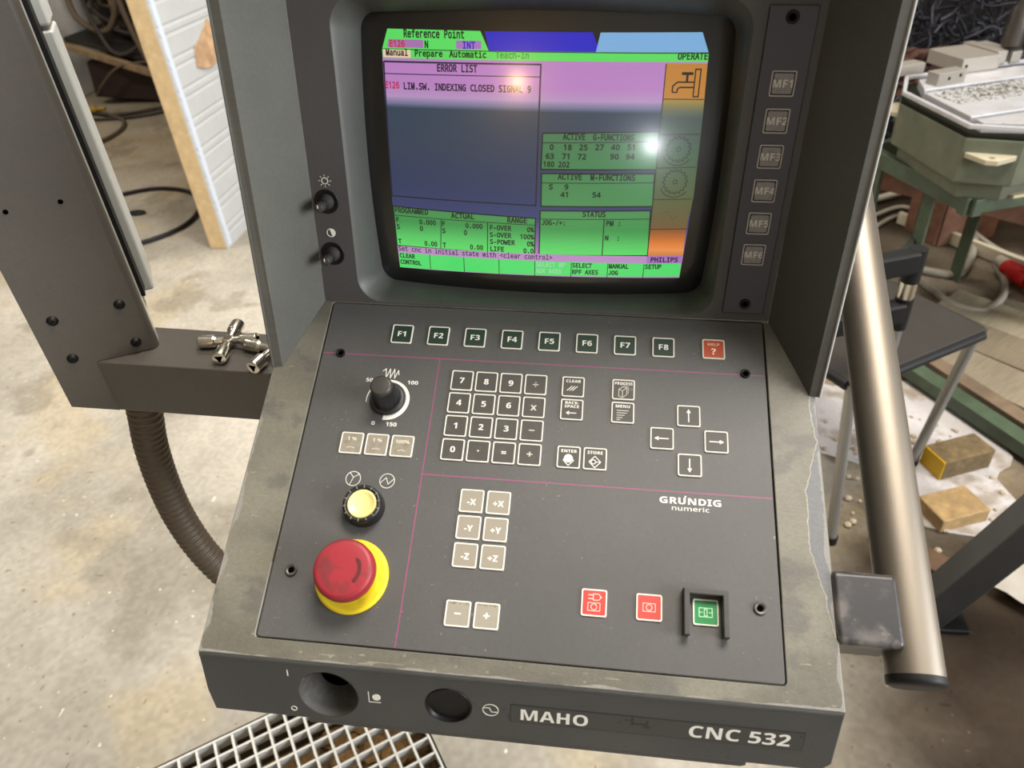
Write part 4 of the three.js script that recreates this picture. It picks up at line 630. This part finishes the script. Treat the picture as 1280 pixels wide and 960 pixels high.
// grey cable with red plug
{
  const cm = std({ color: 0x8f897c, roughness: .55 });
  const cs = [['thick grey cable in a wide arch over the floor behind the stand leg', [[1.25, .02, -2.83], [1.374, .03, -2.885], [1.486, .05, -2.91], [1.556, .05, -2.85], [1.587, .04, -2.676], [1.554, .03, -2.443], [1.467, .02, -2.25], [1.391, .015, -2.155], [1.26, .015, -2.2]], .015],
    ['grey cable lying in a long curve that ends at the red plug', [[1.235, .014, -2.17], [1.27, .014, -2.04], [1.312, .014, -1.926], [1.385, .014, -1.894], [1.481, .014, -1.982], [1.535, .016, -2.1], [1.54, .03, -2.2]], .013],
    ['thin grey cable running under the arch towards the right edge', [[1.2, .012, -2.66], [1.396, .012, -2.785], [1.472, .012, -2.663], [1.527, .05, -2.504], [1.621, .012, -2.356], [1.75, .012, -2.2]], .010],
    ['second thin grey cable coiled low inside the arch', [[1.15, .01, -2.5], [1.241, .01, -2.605], [1.354, .01, -2.701], [1.46, .01, -2.69], [1.5, .01, -2.55], [1.4, .01, -2.45]], .009]];
  cs.forEach(([l, p, r]) => tag(put('cable', tube(p, r, 90), cm, scene), l, 'cable', 'grey cables by the green stand'));
  const t = thing('red_plug', 'red industrial plug with grey gland lying on the floor', 'plug', [1.56, .045, -2.14], -1.25); const rm = std({ color: 0xc01c1c, roughness: .4 });
  put('gland', rod(V(-.06, .01, 0), V(-.02, .005, 0), .017, .024), std({ color: 0xb8ad9a, roughness: .5 }), t); put('shell', lathe([[.02, 0], [.028, .006], [.03, .03], [.027, .034], [.031, .04], [.033, .075], [.029, .079], [.034, .086], [.036, .12], [.03, .122], [0, .122]], 32).rotateZ(-Math.PI / 2).translate(-.025, 0, 0), rm, t); put('lid', RB(.03, .05, .05, .008).translate(.085, .012, 0), rm, t);
}
// chair
{
  const A = V(.966, .45, -1.07), B = V(.62, .45, -.85), ax = A.clone().sub(B).normalize(), turn = Math.atan2(-ax.z, ax.x), c = A.clone().add(B).multiplyScalar(.5), n = V(ax.z, 0, -ax.x);
  c.addScaledVector(n, .205); const t = thing('workshop_chair', 'plain chair with dark brown seat and grey tube legs beside the rail', 'chair', [c.x, 0, c.z], turn);
  const sm_ = std({ map: rep(paintTex([36, 32, 27], .4, 256, 5), .3), roughness: .75 }), lm = std({ color: 0x8b8a86, roughness: .35, metalness: .5 });
  put('seat', RB(.41, .012, .41, .006, 3).translate(0, .448, 0), sm_, t); put('seat_edge', [rod(V(-.19, .44, .203), V(.19, .44, .203), .012), rod(V(.203, .44, -.19), V(.203, .44, .19), .012), rod(V(-.203, .44, -.19), V(-.203, .44, .19), .012)], M.rubber, t);
  for (const [x, z, dx, dz] of [[.19, .19, .0, -.045], [-.19, .19, -.0, .05], [.19, -.19, .02, -.03], [-.19, -.19, -.02, -.03]]) { const l = put('leg', rod(V(x, .44, z), V(x + dx, .012, z + dz), .0125), lm, t); put('foot', rod(V(x + dx, .022, z + dz), V(x + dx, 0, z + dz), .015), M.rubber, l); }
  const bx = -.112, bz = .2; put('back_tube', rod(V(bx, .43, bz), V(bx, .7, bz), .0125), lm, t); put('sleeve', rod(V(bx, .56, bz), V(bx, .63, bz), .0175), M.rubber, t); put('collar', rod(V(bx, .63, bz), V(bx, .665, bz), .016), M.chrome, t); put('sleeve', rod(V(bx, .665, bz), V(bx, .735, bz), .0175), M.rubber, t);
  for (const [y, n] of [[.712, 'back_band'], [.6, 'back_band']]) put(n, bar(V(bx - .004, y, bz + .002), V(bx - .16, y, bz - .03), .034, .045, .006), M.rubber, t);
}
// boards, strips and dust on the floor at the right
{
  const wood = [[150, 138, 116], [136, 124, 102], [158, 147, 124]].map((c, i) => std({ map: rep(tex(256, 256, (u, v) => { const n = fbm(u, v, 4, 5, i), g = vnoise(u * 6, v * 120, 120, i); return mix(c, c.map(k => k * .72), n * .6 + g * .4); }), .5), roughness: .8 }));
  const board = (label, p, q, w, h, m, y = 0) => { const b = bar(V(p[0], h / 2 + .001 + y, p[1]), V(q[0], h / 2 + .001 + y, q[1]), w, h, .003); tag(put('floor_board', b, m, scene), label, 'board', 'boards on the floor at the right'); };
  board('pale wooden board on the floor beyond the chair legs, nearest the grey post', [1.08, -1.72], [1.62, -1.1], .17, .018, wood[0]);
  board('pale wooden board on the floor in the middle of the three behind the chair', [1.18, -1.86], [1.78, -1.22], .17, .018, wood[1]);
  board('pale wooden board on the floor lying farthest from the chair, under the cable', [1.3, -1.98], [1.9, -1.34], .17, .018, wood[2]);
  const strip = (name, label, p, q, w, h, m) => tag(put(name, bar(V(p[0], h / 2 + .02, p[1]), V(q[0], h / 2 + .02, q[1]), w, h, .002), m, scene), label, 'metal strip');
  strip('green_channel', 'dark green steel channel on the floor under the chair', [.96, -1.63], [1.26, -1.06], .05, .04, DKGREEN);
  strip('brown_strip', 'brown wooden strip lying along the green channel', [1.03, -1.67], [1.33, -1.09], .05, .035, std({ map: rep(paintTex([104, 88, 70], .5, 256, 6), .3), roughness: .8 }));
  tag(put('edge_trim', bar(V(1.33, .03, -2.64), V(1.9, .03, -1.79), .02, .05, .002), std({ color: 0xbcb29c, roughness: .5 }), scene), 'pale metal edge trim running under the grey cables', 'metal strip');
  const d = ext((() => { const p = []; for (let i = 0; i < 40; i++) { const a = i / 40 * 6.283, r = .3 * (1 + .22 * Math.sin(a * 3 + 1) + .1 * Math.sin(a * 7)); p.push([r * Math.cos(a) * .85, r * Math.sin(a) * 1.15]); } return poly(p); })(), .006, .002).rotateX(-Math.PI / 2).rotateY(.5).translate(.93, .0, -1.22);
  const dm = put('spilled_powder', d, std({ map: rep(tex(256, 256, (u, v) => { const n = fbm(u, v, 6, 6); return mix([176, 172, 172], [138, 128, 116], sm(.45, .75, n)); }), .4), roughness: .95, bumpMap: rep(grey, .1), bumpScale: .003 }), scene); dm.userData.kind = 'stuff'; tag(dm, 'whitish powder spilled over the floor beneath the chair', 'powder');
  const lump = []; for (let i = 0; i < 110; i++) lump.push(new THREE.IcosahedronGeometry(rr(.003, .011), 0).scale(1, .6, 1).rotateY(rnd() * 6).translate(rr(.7, 1.12), .009, rr(-1.32, -.72)));
  const lm = put('debris_lumps', lump, std({ color: 0xa0927c, roughness: .9 }), scene); lm.userData.kind = 'stuff'; tag(lm, 'pale crumbs and lumps scattered on the floor below the chair', 'debris');
}
{
  const t = thing('timber_block', 'brown timber block with a yellow painted end by the chair leg', 'timber block', [.962, .004, -1.085], .38);
  const wm = std({ map: rep(paintTex([96, 80, 52], .6, 256, 6), .1), roughness: .8 });
  put('block', RB(.15, .06, .075, .003).translate(.07, .032, 0), wm, t); put('painted_end', RB(.003, .058, .073, .001).translate(-.006, .032, 0), std({ color: 0xd0a416, roughness: .6 }), t);
  const b = thing('timber_offcut', 'short pale timber offcut in front of the yellow-ended block', 'timber offcut', [.955, .002, -.93], .35); put('block', RB(.13, .04, .09, .003).translate(0, .022, 0), std({ map: rep(paintTex([150, 124, 84], .5, 256, 6), .15), roughness: .85 }), b);
  const e = thing('timber_offcut', 'dark timber offcut lying between the rail and the grey post', 'timber offcut', [.84, .002, -.76], -.7); put('block', RB(.16, .035, .06, .003).translate(0, .02, 0), std({ map: rep(paintTex([86, 64, 44], .5, 256, 6), .15), roughness: .85 }), e);
  const c = thing('crumpled_sheet', 'dirty white crumpled sheet lying behind the foot of the grey post', 'sheet', [1.07, .012, -.73], .85);
  const g = new THREE.PlaneGeometry(.22, .13, 24, 20).rotateX(-Math.PI / 2), p = g.attributes.position; for (let i = 0; i < p.count; i++) p.setY(i, .05 * fbm(p.getX(i) + .5, p.getZ(i) + .5, 8, 3)); g.computeVertexNormals(); put('sheet', g, std({ color: 0x9d988e, roughness: .7, side: THREE.DoubleSide }), c);
}
{
  const t = thing('leaning_post', 'thick dark grey steel post leaning at the lower right', 'steel post', [.815, 0, -.63]);
  put('shaft', bar(V(-.015, .012, 0), V(.32, 1.05, .1), .075, .06, .004), std({ map: rep(paintTex([52, 52, 53], .3, 256, 5), .4), roughness: .5 }), t); put('foot_plate', RB(.12, .012, .1, .003).translate(0, .008, 0), M.black, t);
}
renderer.render(scene, camera);
